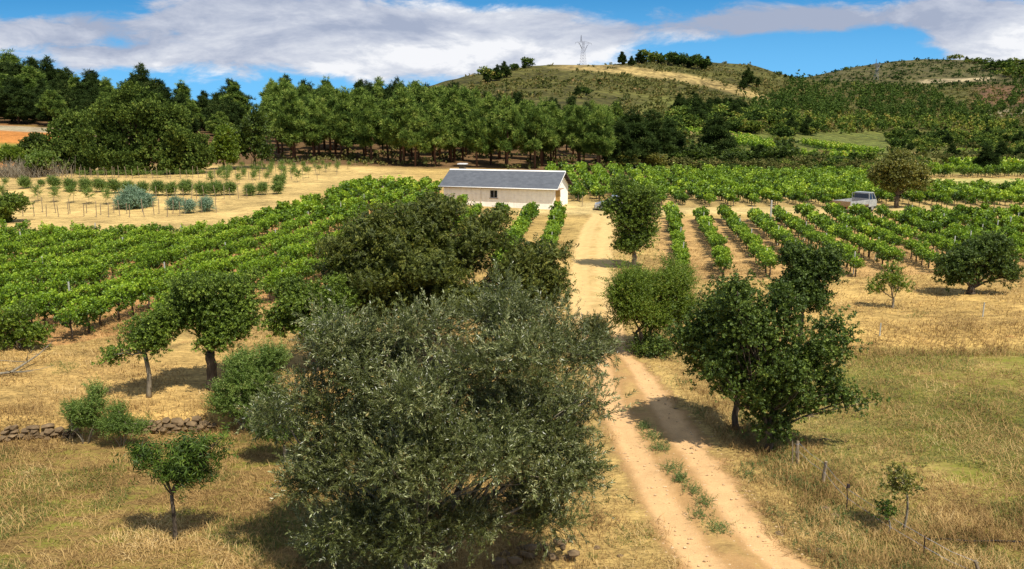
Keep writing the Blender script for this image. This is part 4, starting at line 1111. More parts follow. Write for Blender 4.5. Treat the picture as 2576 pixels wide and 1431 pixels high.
def pylon(u, v, Y, H, label, r=.11, rz=.5):
    q = px(u, v, Y); z = h1(q[0], Y); k = H / 24.0
    R = empty('electricity_pylon', (q[0], Y, z), label, 'pylon', rz=rz); R.scale = (k, k, k)
    g = Geo(); lattice(g, (0, 0, -1), (0, 0, 17), 2.2, .75, 8, r); g.build('tower', M_STEEL, R)
    g = Geo(); lattice(g, (0, 0, 17), (0, 0, 19.5), .75, .9, 2, r); lattice(g, (-2.2, 0, 19), (-2.2, 0, 24.5), .5, .08, 4, r); g.build('peak', M_STEEL, R)
    for x0, x1, zz in ((-1, -8.0, 18.4), (1, 8.5, 18.2)):
        g = Geo(); top = zz + 1.1
        for sy in (-.5, .5):
            g.tube([(x0, sy, zz + 1.6), (x1, 0, zz)], r * .8, 4, cap=False); g.tube([(x0, sy, zz), (x1, 0, zz)], r * .8, 4, cap=False)
            for i in range(5):
                f0, f1 = i / 5, (i + 1) / 5; g.tube([(x0 + (x1 - x0) * f0, sy * (1 - f0), zz), (x0 + (x1 - x0) * f1, sy * (1 - f1), zz + 1.6 * (1 - f1))], r * .5, 3, cap=False)
        for f_ in (.55, .98):
            g.tube([(x0 + (x1 - x0) * f_, 0, zz), (x0 + (x1 - x0) * f_, 0, zz - 1.6)], .1, 4)
        g.build('crossarm', M_STEEL, R)
    g = Geo(); lattice(g, (4.2, 0, 17.0), (1.4, 0, 11.5), .25, .2, 3, r * .8); lattice(g, (-4.0, 0, 18.0), (-1.2, 0, 13.5), .2, .2, 3, r * .8); g.build('brace', M_STEEL, R)
pylon(1466, 160, 712, 24.5, 'grey lattice power pylon standing on the crest of the nearer hill', .065)
pylon(2202, 208, 1120, 27, 'faint distant power pylon against the slope of the far hill', .06)


# ------------------------------------------------------------------ woods
def tree_proto(name, H, blobs, mat, tmpl, nc, ns, sig, tr, seed, sc=1.0, bark=None, up=.3, fork=None, hollow=.45):
    rng = np.random.default_rng(seed)
    P, D, C, CC, CB = crown_pts(blobs, nc, ns, sig, rng, up, hollow=hollow)
    V, r = scatter(tmpl, P, D, sc * (.75 + .5 * rng.random(len(P))), rng, C, .55)
    crown = mesh(name + '_crown', V, qidx(len(r)), mat, rnd=r)
    g = Geo(); f_ = fork or H * .8
    g.tube([(0, 0, -.6), (rng.normal() * .15, rng.normal() * .15, f_ * .5), (rng.normal() * .2, rng.normal() * .2, f_)], [tr * 1.2, tr * .9, tr * .35], 7)
    for B in blobs[:7]:
        z = min(f_, max(B[2] - B[5] * .8, f_ * .35)); g.tube([(0, 0, z), (B[0] * .6, B[1] * .6, (z + B[2]) / 2), (B[0], B[1], B[2])], [tr * .35, tr * .22, tr * .1], 4, cap=False)
    trunk = mesh(name + '_trunk', np.concatenate(g.v), g.q, tris=g.t, mats=[bark or M_BARKP], smooth=True)
    return crown, trunk, H


def pine_blobs(rng, H, w, low=.38, n=13):
    B = []
    for i in range(n):
        f_ = i / (n - 1); z = H * (low + (1 - low) * f_ * .93); env = w * (math.sin(pi * min(1, (f_ * .78 + .22))) ** .6) * (1 - f_ * .35)
        a = i * 2.4 + rng.random(); r = env * .62 * (1 - f_ ** 3)
        s_ = env * (.42 + .15 * rng.random()) + .25
        B.append((cos(a) * r, sin(a) * r, z, s_, s_, s_ * .62))
    return B


def place(name, cat, proto, loc, rz, sc, label, group):
    R = empty(name, loc, label, cat, group, rz); R.scale = sc if not np.isscalar(sc) else (sc, sc, sc)
    link('crown', proto[0], R); link('trunk', proto[1], R); return R


RW = np.random.default_rng(2024)
PINES = []; DPINES = []
for q in range(6):
    rr = np.random.default_rng(50 + q); H = 12.0; w = 2.4 + .5 * rr.random()
    PINES.append(tree_proto('pine', H, lobes(pine_blobs(rr, H, w * 1.12, .33), rr, 6, .30, .5, 1.0), M_PINE, T_PINE, 230, 8, .22, .19, 60 + q, 1.15))
for q in range(5):
    rr = np.random.default_rng(80 + q); H = 12.0; w = 3.0 + .8 * rr.random()
    DPINES.append(tree_proto('dark_pine', H, lobes(pine_blobs(rr, H, w, .16, 15), rr, 6, .30, .5, 1.0), M_PINE2, T_PINE, 250, 8, .26, .2, 90 + q, 1.3))


def skyline(u):
    return float(np.interp(u, [-200, 0, 50, 110, 150, 200, 290, 330, 368, 400, 450, 490, 515, 560, 600, 660, 720, 800, 900, 1000, 1060, 1100, 1180, 1210, 1260, 1400, 1500],
                           [120, 140, 120, 142, 150, 176, 158, 185, 166, 192, 198, 205, 222, 205, 188, 176, 192, 200, 196, 186, 200, 192, 206, 212, 226, 232, 250]))


def project(x, y, z):
    e = (z - CH) / y
    return UC + F * x / y / (cos(TH) - e * sin(TH)), VC - F * math.tan(math.atan(e) + TH)


def build_wood():
    items = []
    for k, Y in enumerate([131, 136, 141, 147, 154, 162, 171, 181, 193, 207, 222]):
        sp = 4.5 + k * .36
        for x in np.arange(-.285 * Y, .135 * Y, sp):
            xx = x + RW.normal() * sp * .28; yy = Y + RW.normal() * 1.8
            t = xx / yy; u = UC + F * t / cos(TH)
            if k < 1 and (u < 715 or u > 1520): continue
            if k < 3 and (u < 690 or u > 1540): continue
            if u < 560 or u > 1560: continue
            if k == 0 and RW.random() < .2: continue
            z = h1(xx, yy); H = 9.6 + 4.6 * RW.random() - (1.2 if k < 2 else 0)
            if k >= 8:
                H = min(15, max(7.5, CH + yy * e_of_v(skyline(u) + RW.normal() * 6 + (10 - k) * 10) - z))
            else:
                lim = CH + yy * e_of_v(skyline(u) + 14) - z; H = min(H, max(lim, 7))
            items.append((k, u, xx, yy, z, H))
    items.sort(key=lambda r: (r[0], r[1]))
    cnt = {}
    names = ['outermost front line', 'second line', 'third line', 'fourth line', 'fifth line', 'sixth line', 'seventh line', 'eighth line', 'ninth line', 'tenth line', 'hindmost skyline line']
    for (k, u, x, y, z, H) in items:
        cnt[k] = cnt.get(k, 0) + 1
        dark = (k >= 8 and RW.random() < .65) or (1200 < u < 1420 and 6 <= k and RW.random() < .9) or RW.random() < .06  # hind rows mostly dark: their cloud shadow is put into the needle colour
        p = (DPINES if dark else PINES)[int(RW.integers(5))]; s_ = H / p[2]
        place('pine_tree', 'pine tree', p, (x, y, z - .1), RW.random() * 6.28, (s_ * (.92 + .2 * RW.random()), s_ * (.92 + .2 * RW.random()), s_),
              f'{"dark" if dark else "mid-green"} pine, {ordn(cnt[k])} from the left, {names[k]} of the wood', 'pines of the wood behind the shed')
    # the wood on the left-hand ridge; its cloud shadow is put into darker needles
    c = 0; its = []
    for k, Y in enumerate([178, 188, 200, 214, 230]):
        sp = 4.8 + k * .35
        for x in np.arange(-.72 * Y, -.30 * Y, sp):
            xx = x + RW.normal() * 1.8; yy = Y + RW.normal() * 3; t = xx / yy; u = UC + F * t / cos(TH); z = h1(xx, yy)
            H = CH + yy * e_of_v(skyline(u) + RW.normal() * 5 + (4 - k) * 17) - z
            if H < 5 or u > 600: continue
            its.append((k, u, xx, yy, z, min(H, 17)))
    its.sort(key=lambda r: (r[0], r[1])); cnt = {}
    for (k, u, x, y, z, H) in its:
        cnt[k] = cnt.get(k, 0) + 1; p = (DPINES if RW.random() < .8 else PINES)[int(RW.integers(5))]; s_ = H / p[2]; w = s_ * (1.05 + .4 * RW.random())
        place('pine_tree', 'pine tree', p, (x, y, z - .2), RW.random() * 6.28, (w, w, s_), f'ridge pine, {ordn(cnt[k])} from the left, {["lowest", "second", "third", "fourth", "topmost"][k]} tier above the chestnuts', 'dark pines on the ridge above the chestnut trees')
build_wood()


def mid_trees():
    O = [('chestnut_tree', 'huge domed chestnut tree, the tallest of its clump', (330, 443), 112, [(330, 310, 105, 80), (260, 350, 80, 80, -1), (395, 330, 80, 70, 1), (345, 252, 65, 45, 1), (300, 395, 95, 50, -1), (400, 400, 75, 48), (375, 285, 60, 50), (330, 420, 110, 30, -1), (300, 270, 55, 40)], 760, .38),
         ('chestnut_tree', 'broad chestnut tree on the uphill side of the domed one', (205, 441), 115, [(190, 350, 70, 62), (140, 365, 58, 50), (230, 385, 60, 58), (180, 312, 50, 32, 1), (125, 400, 55, 38), (240, 310, 45, 40), (190, 415, 80, 34)], 460, .3),
         ('chestnut_tree', 'chestnut tree at the right-hand flank of the domed one', (452, 440), 111, [(450, 345, 58, 60), (485, 375, 42, 55), (435, 400, 55, 42), (445, 295, 45, 36, 1), (502, 400, 28, 38), (460, 420, 60, 28)], 380, .3)]
    for i, (nm, lb, b, Y, bl, nc, tr) in enumerate(O):
        hero(nm, 'chestnut tree', lb, b, Y, bl, M_OAKL, T_OAK, nc, 8, .42, tr, b[1] - 25, 1.0, M_BARK, 1, .45, 120 + i, 4, .4)
    L = [('young_pine_tree', 'light green young pine between the chestnuts and the dark holm oak', (562, 418), 118, [(560, 360, 34, 30), (575, 385, 32, 24), (540, 390, 24, 20), (565, 335, 18, 16)], M_LIGHT, 1.0),
         ('holm_oak', 'dark holm oak between the young pine and the pine wood', (642, 414), 121, [(640, 320, 38, 45), (625, 360, 40, 35), (660, 370, 32, 35), (645, 285, 22, 25), (600, 345, 20, 30)], M_DARK, 1.0),
         ('field_tree', 'light green rounded tree at the foot of the broad chestnut', (115, 430), 108, [(112, 402, 28, 20), (95, 412, 22, 14)], M_SHRUB, .9),
         ('field_tree', 'bright green spreading tree below the orange field', (22, 418), 112, [(15, 390, 40, 22), (50, 400, 25, 14)], M_LIGHT, .9),
         ('field_tree', 'dark green tree right beside the orange field', (75, 405), 122, [(78, 372, 30, 26), (95, 360, 26, 24)], M_DARK, .9)]
    for i, (nm, lb, b, Y, bl, mt, sc) in enumerate(L):
        hero(nm, 'tree', lb, b, Y, bl, mt, T_OAK, 130 if i > 1 else 180, 8, .36, .18, b[1] - 14, sc, M_BARK, 1, .5, 140 + i, 4, .4)
    # grey bare brush at the field corner
    g = Geo(); q = gp(55, 445, 60, 200); rg = np.random.default_rng(4)
    for i in range(900):
        a = rg.random() * 6.28; c = np.array((rg.normal() * 2.8, rg.normal() * 1.2, 0)); d = np.array((cos(a), sin(a), 1.3 + rg.random())) * (.6 + rg.random() * .6)
        g.tube([c, c + d * .5 + rg.normal(size=3) * .1, c + d + rg.normal(size=3) * .2], [.03, .02, .012], 3, cap=False)
    o = g.build('bare_brush', M_BARKL, None, tuple(q)); tag(o, 'grey leafless brush at the upper corner of the sapling field', 'brush')
mid_trees()


# right-hand side: trees along the back of the level vineyard and over the valley side
ROUND = []; LROUND = []; HEATHB = []
for q in range(4):
    rr = np.random.default_rng(200 + q); B = [(rr.normal() * 1.1, rr.normal() * 1.1, 2.6 + rr.random() * 2.6, 1.3 + rr.random() * .8, 1.3 + rr.random() * .8, 1.1 + rr.random() * .6) for _ in range(6)]
    ROUND.append(tree_proto('valley_tree', 6.0, B, M_MAQ, T_FAR, 85, 5, .35, .14, 210 + q, .62, M_BARK, .4, 3.2))
    B2 = [(b[0] * 1.1, b[1] * 1.1, b[2] * .55, b[3], b[4], b[5] * .75) for b in B]
    LROUND.append(tree_proto('valley_bush', 3.5, B2, M_MAQ, T_FAR, 60, 5, .3, .08, 220 + q, .55, M_BARK, .4, 1.4))
    HEATHB.append(tree_proto('brown_bush', 3.0, B2, M_HEATH, T_FAR, 55, 5, .3, .06, 230 + q, .5, M_BARK, .4, 1.2))


def right_side():
    def put(name, cat, proto, u, v, hpx, label, group=None, lo=90, wide=1.0):
        q = gp(u, v, lo); H = hpx / ppm(q[1]); s_ = H / proto[2]
        return place(name, cat, proto, (q[0], q[1], q[2] - .1), RW.random() * 6.28, (s_ * wide, s_ * wide, s_), label, group)
    # tall ones between wood and vineyard; cloud shadow at wood's end put into needle colour
    for (u, v, h, w, lb) in [(1800, 418, 138, 1.35, 'tall dense dark pine rising above the back edge of the level vineyard'), (1590, 420, 150, 1.5, 'darkest broad pine where the wood ends'), (1635, 418, 140, 1.5, 'dark broad pine next to the darkest one at the wood\'s end'),
                             (1560, 424, 120, 1.2, 'mid-height dark pine in front of the wood\'s end'), (1680, 415, 118, 1.5, 'last dark pine of the wood before the valley opens'), (2478, 432, 70, 1.5, 'dark cone-shaped conifer by the far green vine band'), (2515, 420, 68, 1.4, 'dark conifer just past the cone-shaped one')]:
        put('pine_tree', 'pine tree', DPINES[int(RW.integers(5))], u, v, h, lb, None, 120, w)
    for (u, v, h, w, lb) in [(1935, 420, 66, 1.5, 'dark rounded tree behind the level vineyard, nearest the green plot'), (1970, 422, 52, 1.6, 'lower dark rounded tree leaning on its darker neighbour'), (1742, 420, 60, 1.6, 'dark bush-like tree beside the tall dense pine'), (1845, 423, 50, 1.8, 'low dark tree at the foot of the tall dense pine'), (2060, 424, 40, 1.6, 'small dark tree in the hedge below the long green plot'),
                             (2120, 425, 34, 1.8, 'squat dark tree in the hedge below the long green plot'), (1560, 425, 42, 1.6, 'brownish scrubby tree by the wood corner'), (1640, 424, 40, 1.8, 'brownish scrubby tree under the dark pines')]:
        p = tree_proto('hedge_tree', 6.0, [(RW.normal() * 1.0, RW.normal() * 1.0, 1.6 + RW.random() * 3.4, 1.5, 1.5, 1.1) for _ in range(8)], M_DARK if 'brown' not in lb else M_BROWNL, T_OAK, 110, 6, .35, .16, int(u), .9, M_BARK, .4, 3)
        put('hedge_tree', 'tree', p, u, v, h, lb, None, 120, w)
    n = 0
    for u in np.arange(1700, 2600, 9.5):
        for row in range(1):
            uu = u + RW.normal() * 6; v = 428 - row * 9 + RW.normal() * 3; n += 1
            if 2340 < uu and row == 0: v = 421
            p = (LROUND if RW.random() < .6 else HEATHB)[int(RW.integers(4))]
            put('hedge_bush', 'bush', p, uu, v, 13 + RW.random() * 15, f'{ordn(n)} bush from the wood end of the rough hedge behind the level vineyard', 'rough hedge behind the level vineyard', 118, 1.3)
    # valley side: individual trees first, the rest as woodland
    poly = [(1985, 205), (2080, 214), (2200, 222), (2330, 232), (2400, 262), (2440, 300), (2600, 330), (2640, 425), (1690, 420), (1690, 300), (1830, 285), (1930, 262), (1975, 232)]
    pts = []
    while len(pts) < 1050:
        u = RW.uniform(1690, 2640); v = RW.uniform(200, 425)
        if not inpoly(np.array([u]), np.array([v]), poly)[0]: continue
        keep = 1.0
        for (a, b, ra, rb) in [(1880, 362, 75, 12), (2110, 378, 95, 9), (1760, 345, 45, 12), (2430, 392, 70, 6), (2480, 425, 110, 5)]:
            if abs(u - a) < ra and b - rb < v < b + rb + (24 if a in (1880, 2110) else 8): keep = 0
        if (1835 < u < 1955 or 1985 < u < 2245) and 340 < v < 414: continue
        if v > 330: keep *= .30
        if u < 1950 and v < 320: keep *= .45
        if RW.random() > keep * (.35 + 1.1 * vnoise(u, v * 2, 45, 3)): continue
        q = gp(u, v, 125, 1100); pts.append((q[1], q[0], q[2], u, v))
    for _ in range(260):       # woods running up the far right shoulder and clumps on the hill
        u = RW.uniform(2420, 2620); v = RW.uniform(165, 300)
        if v < 290 - (u - 2420) * .75 or vnoise(u, v, 30, 5) < .38: continue
        q = gp(u, v, 125, 1500); pts.append((q[1], q[0], q[2], u, v))
    pts.sort(); Vs = []; Rs = []; m = 0
    for i, (y, x, z, u, v) in enumerate(pts):
        con = RW.random() < (.92 if v < 305 else .15)
        if i < 285:
            m += 1
            if con: p = DPINES[int(RW.integers(5))]; H = 7 + 4 * RW.random(); nm = 'pine_tree'; w = 1.25
            else: p = (ROUND if RW.random() < .6 else LROUND if RW.random() < .7 else HEATHB)[int(RW.integers(4))]; H = p[2] * (.8 + .5 * RW.random()); nm = 'valley_tree'; w = 1.35
            if v > 330: H *= .8
            if y < 260: H *= .45 + .35 * (y - 130) / 130
            s_ = H / p[2]
            place(nm, 'tree', p, (x, y, z - .2), RW.random() * 6.28, (s_ * w, s_ * w, s_), f'{ordn(m)} nearest valley tree beyond the vineyards, a {"dark conifer" if con else "leafy one"}', 'scattered trees on the valley side')
        else:
            H = (8 if con else 5.5) * (.7 + .6 * RW.random()); n_ = 16 if y < 700 else 10
            P = RW.normal(size=(n_, 3)) * np.array((H * .16, H * .16, H * .22)); P[:, 2] = np.abs(P[:, 2] + H * .5); P[:, :2] *= (1.25 - P[:, 2:] / H * (.9 if con else .4)); P += np.array((x, y, z))
            D = RW.normal(size=(n_, 3)) * .6 + np.array((0, 0, .6)); V, r = scatter(T_FAR, P, D, (1.3 if y < 700 else 1.7) * (.7 + .6 * RW.random(n_)), RW, np.full(n_, RW.random() * (.45 if con else 1)), .7)
            Vs.append(V); Rs.append(r * (.6 if con else 1.0))
    V = np.concatenate(Vs); r = np.concatenate(Rs)
    tag(link('woodland', mesh('woodland', V, qidx(len(r)), M_MAQ, rnd=r)), 'far mixed woodland filling the valley side below the distant hill', None, None, 'stuff')
    # heath and scrub over both hills and the valley
    Vs = []; Rs = []; N = 0
    for _ in range(450):      # undergrowth below the pines
        y = RW.uniform(127, 185); x = RW.uniform(-.30, .16) * y; z = h1(x, y)
        if vnoise(x, y, 9, 15) < .42: continue
        k = .4 + .9 * RW.random(); P = RW.normal(size=(5, 3)) * np.array((k * .8, k * .8, k * .3)); P[:, 2] = np.abs(P[:, 2]) + .1; P += (x, y, z)
        V, r = scatter(T_FAR, P, RW.normal(size=(5, 3)) * .6 + np.array((0, 0, .8)), .42 * (.6 + .8 * RW.random(5)), RW, np.full(5, RW.random()), .6); Vs.append(V); Rs.append(r)
    Vb = []; Rb = []
    while N < 12000:
        u = RW.uniform(1180, 2640); v = RW.uniform(136, 425)
        Yh = 700 if u < 1950 else 1350
        q = gp(u, v, 128, 1650)
        if q[1] > 1500 or q[1] < 135 or abs((q[2] - CH) / q[1] - e_of_v(v)) > .004: N += 1; continue
        if u < 1560 and v > 250: N += 1; continue
        if (1835 < u < 1955 or 1985 < u < 2245) and 335 < v < 418: N += 1; continue
        if v > 330 and RW.random() < .5: N += 1; continue
        sv = np.interp(u, [1300, 1450, 1560, 1700, 1800, 1900, 1960], [165, 169, 178, 196, 217, 243, 262])
        if abs(v - sv) < 10 and u < 1960 and RW.random() < .93: N += 1; continue
        if u > 2290 and q[1] > 1000 and abs(v - 202 + (u - 2400) * .04) < 4: N += 1; continue
        big = u > 2000 and q[1] > 900
        if RW.random() > (.8 if u > 2000 else .35) + 1.3 * (vnoise(q[0], q[1], 40, 6) - .2): N += 1; continue
        k = (2.6 if RW.random() < .35 else 1.1) * (1.2 if big else .75) * (.7 + .7 * RW.random()); n_ = 5
        P = RW.normal(size=(n_, 3)) * np.array((k * .7, k * .7, k * .25)); P[:, 2] = np.abs(P[:, 2]) + k * .15; P += q
        V, r = scatter(T_FAR, P, RW.normal(size=(n_, 3)) * .6 + np.array((0, 0, .8)), (.55 + .45 * k) * (.7 + .6 * RW.random(n_)), RW, np.full(n_, RW.random()), .6); N += 1
        if big: Vb.append(V); Rb.append(r * .55)
        else: Vs.append(V); Rs.append(r)
    V = np.concatenate(Vs); r = np.concatenate(Rs)
    tag(link('scrub', mesh('scrub', V, qidx(len(r)), M_HEATH, rnd=r)), 'low heath and scrub dotted over the nearer hill and valley', None, None, 'stuff')
    V = np.concatenate(Vb); r = np.concatenate(Rb)
    tag(link('hill_bushes', mesh('hill_bushes', V, qidx(len(r)), M_MAQ, rnd=r)), 'dark green bushes covering the far hill', None, None, 'stuff')
    # trees on the hill crests
    i = 0
    for (u, v, h, dark) in [(1564, 163, 34, 1), (1588, 166, 26, 1), (1608, 160, 33, 1), (1625, 158, 30, 0), (1645, 160, 26, 0), (1662, 160, 27, 1), (1680, 163, 30, 0), (1700, 166, 32, 1), (1718, 168, 30, 0), (1735, 170, 28, 1), (1752, 175, 30, 0), (1768, 178, 30, 1), (1778, 170, 30, 1), (1690, 158, 20, 1), (1720, 160, 22, 1), (1745, 158, 20, 0),
                            (1232, 205, 34, 0), (1250, 203, 40, 1), (1268, 196, 42, 1), (1222, 208, 26, 1), (1328, 170, 24, 0), (1318, 172, 14, 1), (1296, 176, 16, 0), (1880, 215, 46, 1), (1868, 225, 30, 1), (1905, 220, 26, 1), (1742, 242, 14, 1), (1452, 245, 30, 1), (1470, 240, 22, 0), (1506, 212, 15, 1), (1990, 200, 14, 1), (1975, 195, 10, 1), (1960, 190, 10, 0)]:
        i += 1; p = (DPINES if dark else ROUND)[int(RW.integers(4))]
        q = gp(u, v, 300 if u > 1300 else 400, 1600); H = h / ppm(q[1]); s_ = H / p[2]; w = s_ * (1.1 if dark else 1.2) * (1.5 if h < 20 else 1.15)
        place('hilltop_tree', 'tree', p, (q[0], q[1], q[2] - .3), RW.random() * 6.28, (w, w, s_), f'{ordn(i)} tree of the nearer hill crest, {"dark and pointed" if dark else "rounded"}', 'trees on the nearer hill')
    for k, (u, v, h) in enumerate([(2290, 141, 9), (2210, 152, 8), (2170, 160, 9), (2330, 142, 9), (2375, 144, 9), (2400, 148, 12), (2430, 150, 12), (2448, 156, 12), (2475, 158, 12), (2495, 162, 14), (2520, 166, 16), (2545, 165, 18), (2570, 165, 20), (2250, 144, 8), (2130, 172, 7), (2100, 178, 8), (2350, 143, 8), (2505, 175, 22), (2535, 185, 24), (2560, 190, 26), (2226, 150, 14), (2310, 141, 7)]):
        p = (LROUND if k % 3 else DPINES)[k % 4]; q = gp(u, v + 3, 800, 1700); H = h / ppm(q[1]); s_ = H / p[2]
        place('hilltop_tree', 'tree', p, (q[0], q[1], q[2] - .3), RW.random() * 6.28, (s_ * 1.5, s_ * 1.5, s_), f'{ordn(k + 1)} of the small dark trees along the crest of the far hill', 'trees along the far hill crest')
right_side()


# ------------------------------------------------------------------ sapling field on the left
def sapling_field():
    rng = np.random.default_rng(31)
    shrubs = []
    for q in range(4):
        B = [(rng.normal() * .15, rng.normal() * .15, .55 + rng.random() * .9, .38 + .1 * rng.random(), .38, .38) for _ in range(5)]
        shrubs.append(tree_proto('orchard_bush', 1.9, B, M_SHRUB, T_SHRUB, 60, 8, .12, .03, 400 + q, 1.6, M_BARKL, .7, .8, .2))
    pos = [(63, 474, 26), (105, 469, 14), (138, 474, 27), (178, 481, 26), (215, 481, 29), (253, 483, 28), (288, 486, 30), (325, 487, 26), (360, 489, 28), (398, 492, 31), (430, 492, 29), (470, 490, 30), (508, 492, 30), (548, 492, 30), (532, 486, 22), (580, 490, 27), (628, 492, 26), (660, 490, 26), (697, 488, 26), (702, 472, 26)]
    for i, (u, v, h) in enumerate(pos):
        q = gp(u, v, 70, 130); p = shrubs[i % 4]; s_ = h / ppm(q[1]) / p[2]
        place('orchard_bush', 'bush', p, tuple(q), rng.random() * 6.28, (s_ * 1.15, s_ * 1.15, s_), f'{ordn(i + 1)} bush from the orchard corner in the even row across the sapling field', 'even row of bushes across the sapling field')
    saps = []
    for q in range(4):
        B = [(rng.normal() * .06, rng.normal() * .06, .85 + rng.random() * .6, .16, .16, .2) for _ in range(4)]
        c, t, H = tree_proto('sapling', 1.6, B, M_SHRUB, T_SHRUB, 18, 5, .07, .018, 420 + q, 1.3, M_BARKL, .7, 1.3, .2); saps.append((c, t, H))
    g = Geo(); g.box((-.025, -.025, -.1), (.025, .025, 1.3)); stake = mesh('stake', np.concatenate(g.v), g.q, mats=[M_WOOD])
    pts = [(97, 507, 36), (139, 509, 36), (182, 511, 36), (224, 514, 36), (269, 515, 36), (8, 500, 30), (15, 480, 26)]
    for i, u in enumerate(range(195, 575, 21)): pts.append((u + rng.normal() * 3, 446 + rng.normal() * 1.0, 15))
    for r_, v in enumerate([424, 431, 439, 448, 458]):
        for u in np.arange(590 - r_ * 15, 900 - r_ * 35, 24 + r_ * 3): pts.append((u + rng.normal() * 4, v + rng.normal() * 1.5 + max(0, (700 - u)) * .05, 13 + r_ * 2.5 + rng.random() * 6))
    for i, (u, v, h) in enumerate(pts):
        q = gp(u, v, 60, 135); p = saps[i % 4]; s_ = h / ppm(q[1]) / p[2]; w = s_ * (1.5 if 195 < u < 575 and v < 450 else 1.0)
        place('staked_sapling', 'sapling', p, tuple(q), rng.random() * 6.28, (w, w, s_), f'{ordn(i + 1)} slender sapling of the tan field from its vineyard corner', 'slender saplings in the tan field')
    n = 0
    for (u0, u1, v, st) in ((60, 480, 545, 30), (100, 560, 537, 37), (380, 640, 500, 20), (600, 900, 421, 17), (180, 560, 448, 17), (560, 860, 436, 26), (540, 800, 452, 28), (100, 300, 446, 21)):
        for u in np.arange(u0, u1, st):
            n += 1; uu = u + rng.normal() * 3; q = gp(uu, v + rng.normal() * 1.5, 50, 140)
            o = link('planting_stake', stake, None, tuple(q)); o.rotation_euler = (rng.normal() * .05, rng.normal() * .05, 0); o.scale = (1, 1, .8 + .4 * rng.random())
            tag(o, f'{ordn(n)} thin stake of the tan field, row by row from the vines', 'stake', 'thin stakes in the tan sapling field')
sapling_field()


# ------------------------------------------------------------------ stone walls, fence, small things
def rock(g, c, s_, rng, m=0):
    ph = (1 + 5 ** .5) / 2
    V = np.array([(-1, ph, 0), (1, ph, 0), (-1, -ph, 0), (1, -ph, 0), (0, -1, ph), (0, 1, ph), (0, -1, -ph), (0, 1, -ph), (ph, 0, -1), (ph, 0, 1), (-ph, 0, -1), (-ph, 0, 1)]) / 1.9
    V = np.sign(V) * np.abs(V) ** .75 * (1 + rng.normal(size=(12, 1)) * .10)
    Fc = [(0, 11, 5), (0, 5, 1), (0, 1, 7), (0, 7, 10), (0, 10, 11), (1, 5, 9), (5, 11, 4), (11, 10, 2), (10, 7, 6), (7, 1, 8), (3, 9, 4), (3, 4, 2), (3, 2, 6), (3, 6, 8), (3, 8, 9), (4, 9, 5), (2, 4, 11), (6, 2, 10), (8, 6, 7), (9, 8, 1)]
    a = rng.normal() * .15; R_ = np.array([[cos(a), 0, sin(a)], [0, 1, 0], [-sin(a), 0, cos(a)]])
    b = g.addv((V * np.array(s_)) @ R_ + np.array(c)); g.t += [[b + i for i in f_] for f_ in Fc]; g.mt += [m] * 20


def stone_walls():
    rng = np.random.default_rng(66)
    for (xa, xb, lb, rows) in [(-14.6, -12.6, 'low tumbled stone terrace wall at the vineyard side of the poplar shoots', 4), (-11.3, -9.0, 'dry-stone terrace wall between the low shrub and the sucker bush', 4), (-.5, 1.2, 'short broken stone edging under the olive beside the track', 3)]:
        g = Geo(); low = rows == 3
        for r_ in range(rows):
            x = xa + rng.random() * .1
            while x < xb:
                w = .07 + .15 * rng.random() ** 1.6; x += w; y = (wall_y(x) if not low else 15.5 + (x - 1.2) * .1) - .12 + rng.normal() * (.05 if not low else .25) + r_ * .03
                if not (rng.random() < .18 and r_ > rows - 3):
                    rock(g, (x, y, h1(x, y if low else wall_y(x) - .4) + (.03 if not low else -.01) + r_ * .095 + rng.normal() * .01), (w * .95, .16 if not low else .1, .045 + .05 * rng.random()), rng)
                x += w * .9
        o = g.build('stone_wall', M_STONE); tag(o, lb, 'stone wall')
    for i, (u, v, s_, lb) in enumerate([(1966, 1330, .10, 'pale flat stone on the verge of the track'), (1959, 1346, .12, 'whitish stone at the very edge of the track'), (2072, 1283, .15, 'buff stone in the dry weeds by the wire fence'), (2060, 1388, .11, 'grey stone low in the verge weeds near the corner'), (1560, 1400, .08, 'small stone on the bare earth by the olive'), (1500, 1380, .09, 'brown stone in the litter near the olive'), (2098, 1300, .12, 'rounded stone in the weeds beside the buff one'), (1700, 1030, .09, 'small white stone on the shaded verge')]):
        q = gp(u, v, 8, 60); g = Geo(); rock(g, (0, 0, s_ * .2), (s_, s_ * .7, s_ * .45), rng); o = g.build('stone', M_STONE, None, tuple(q)); tag(o, lb, 'stone')
stone_walls()


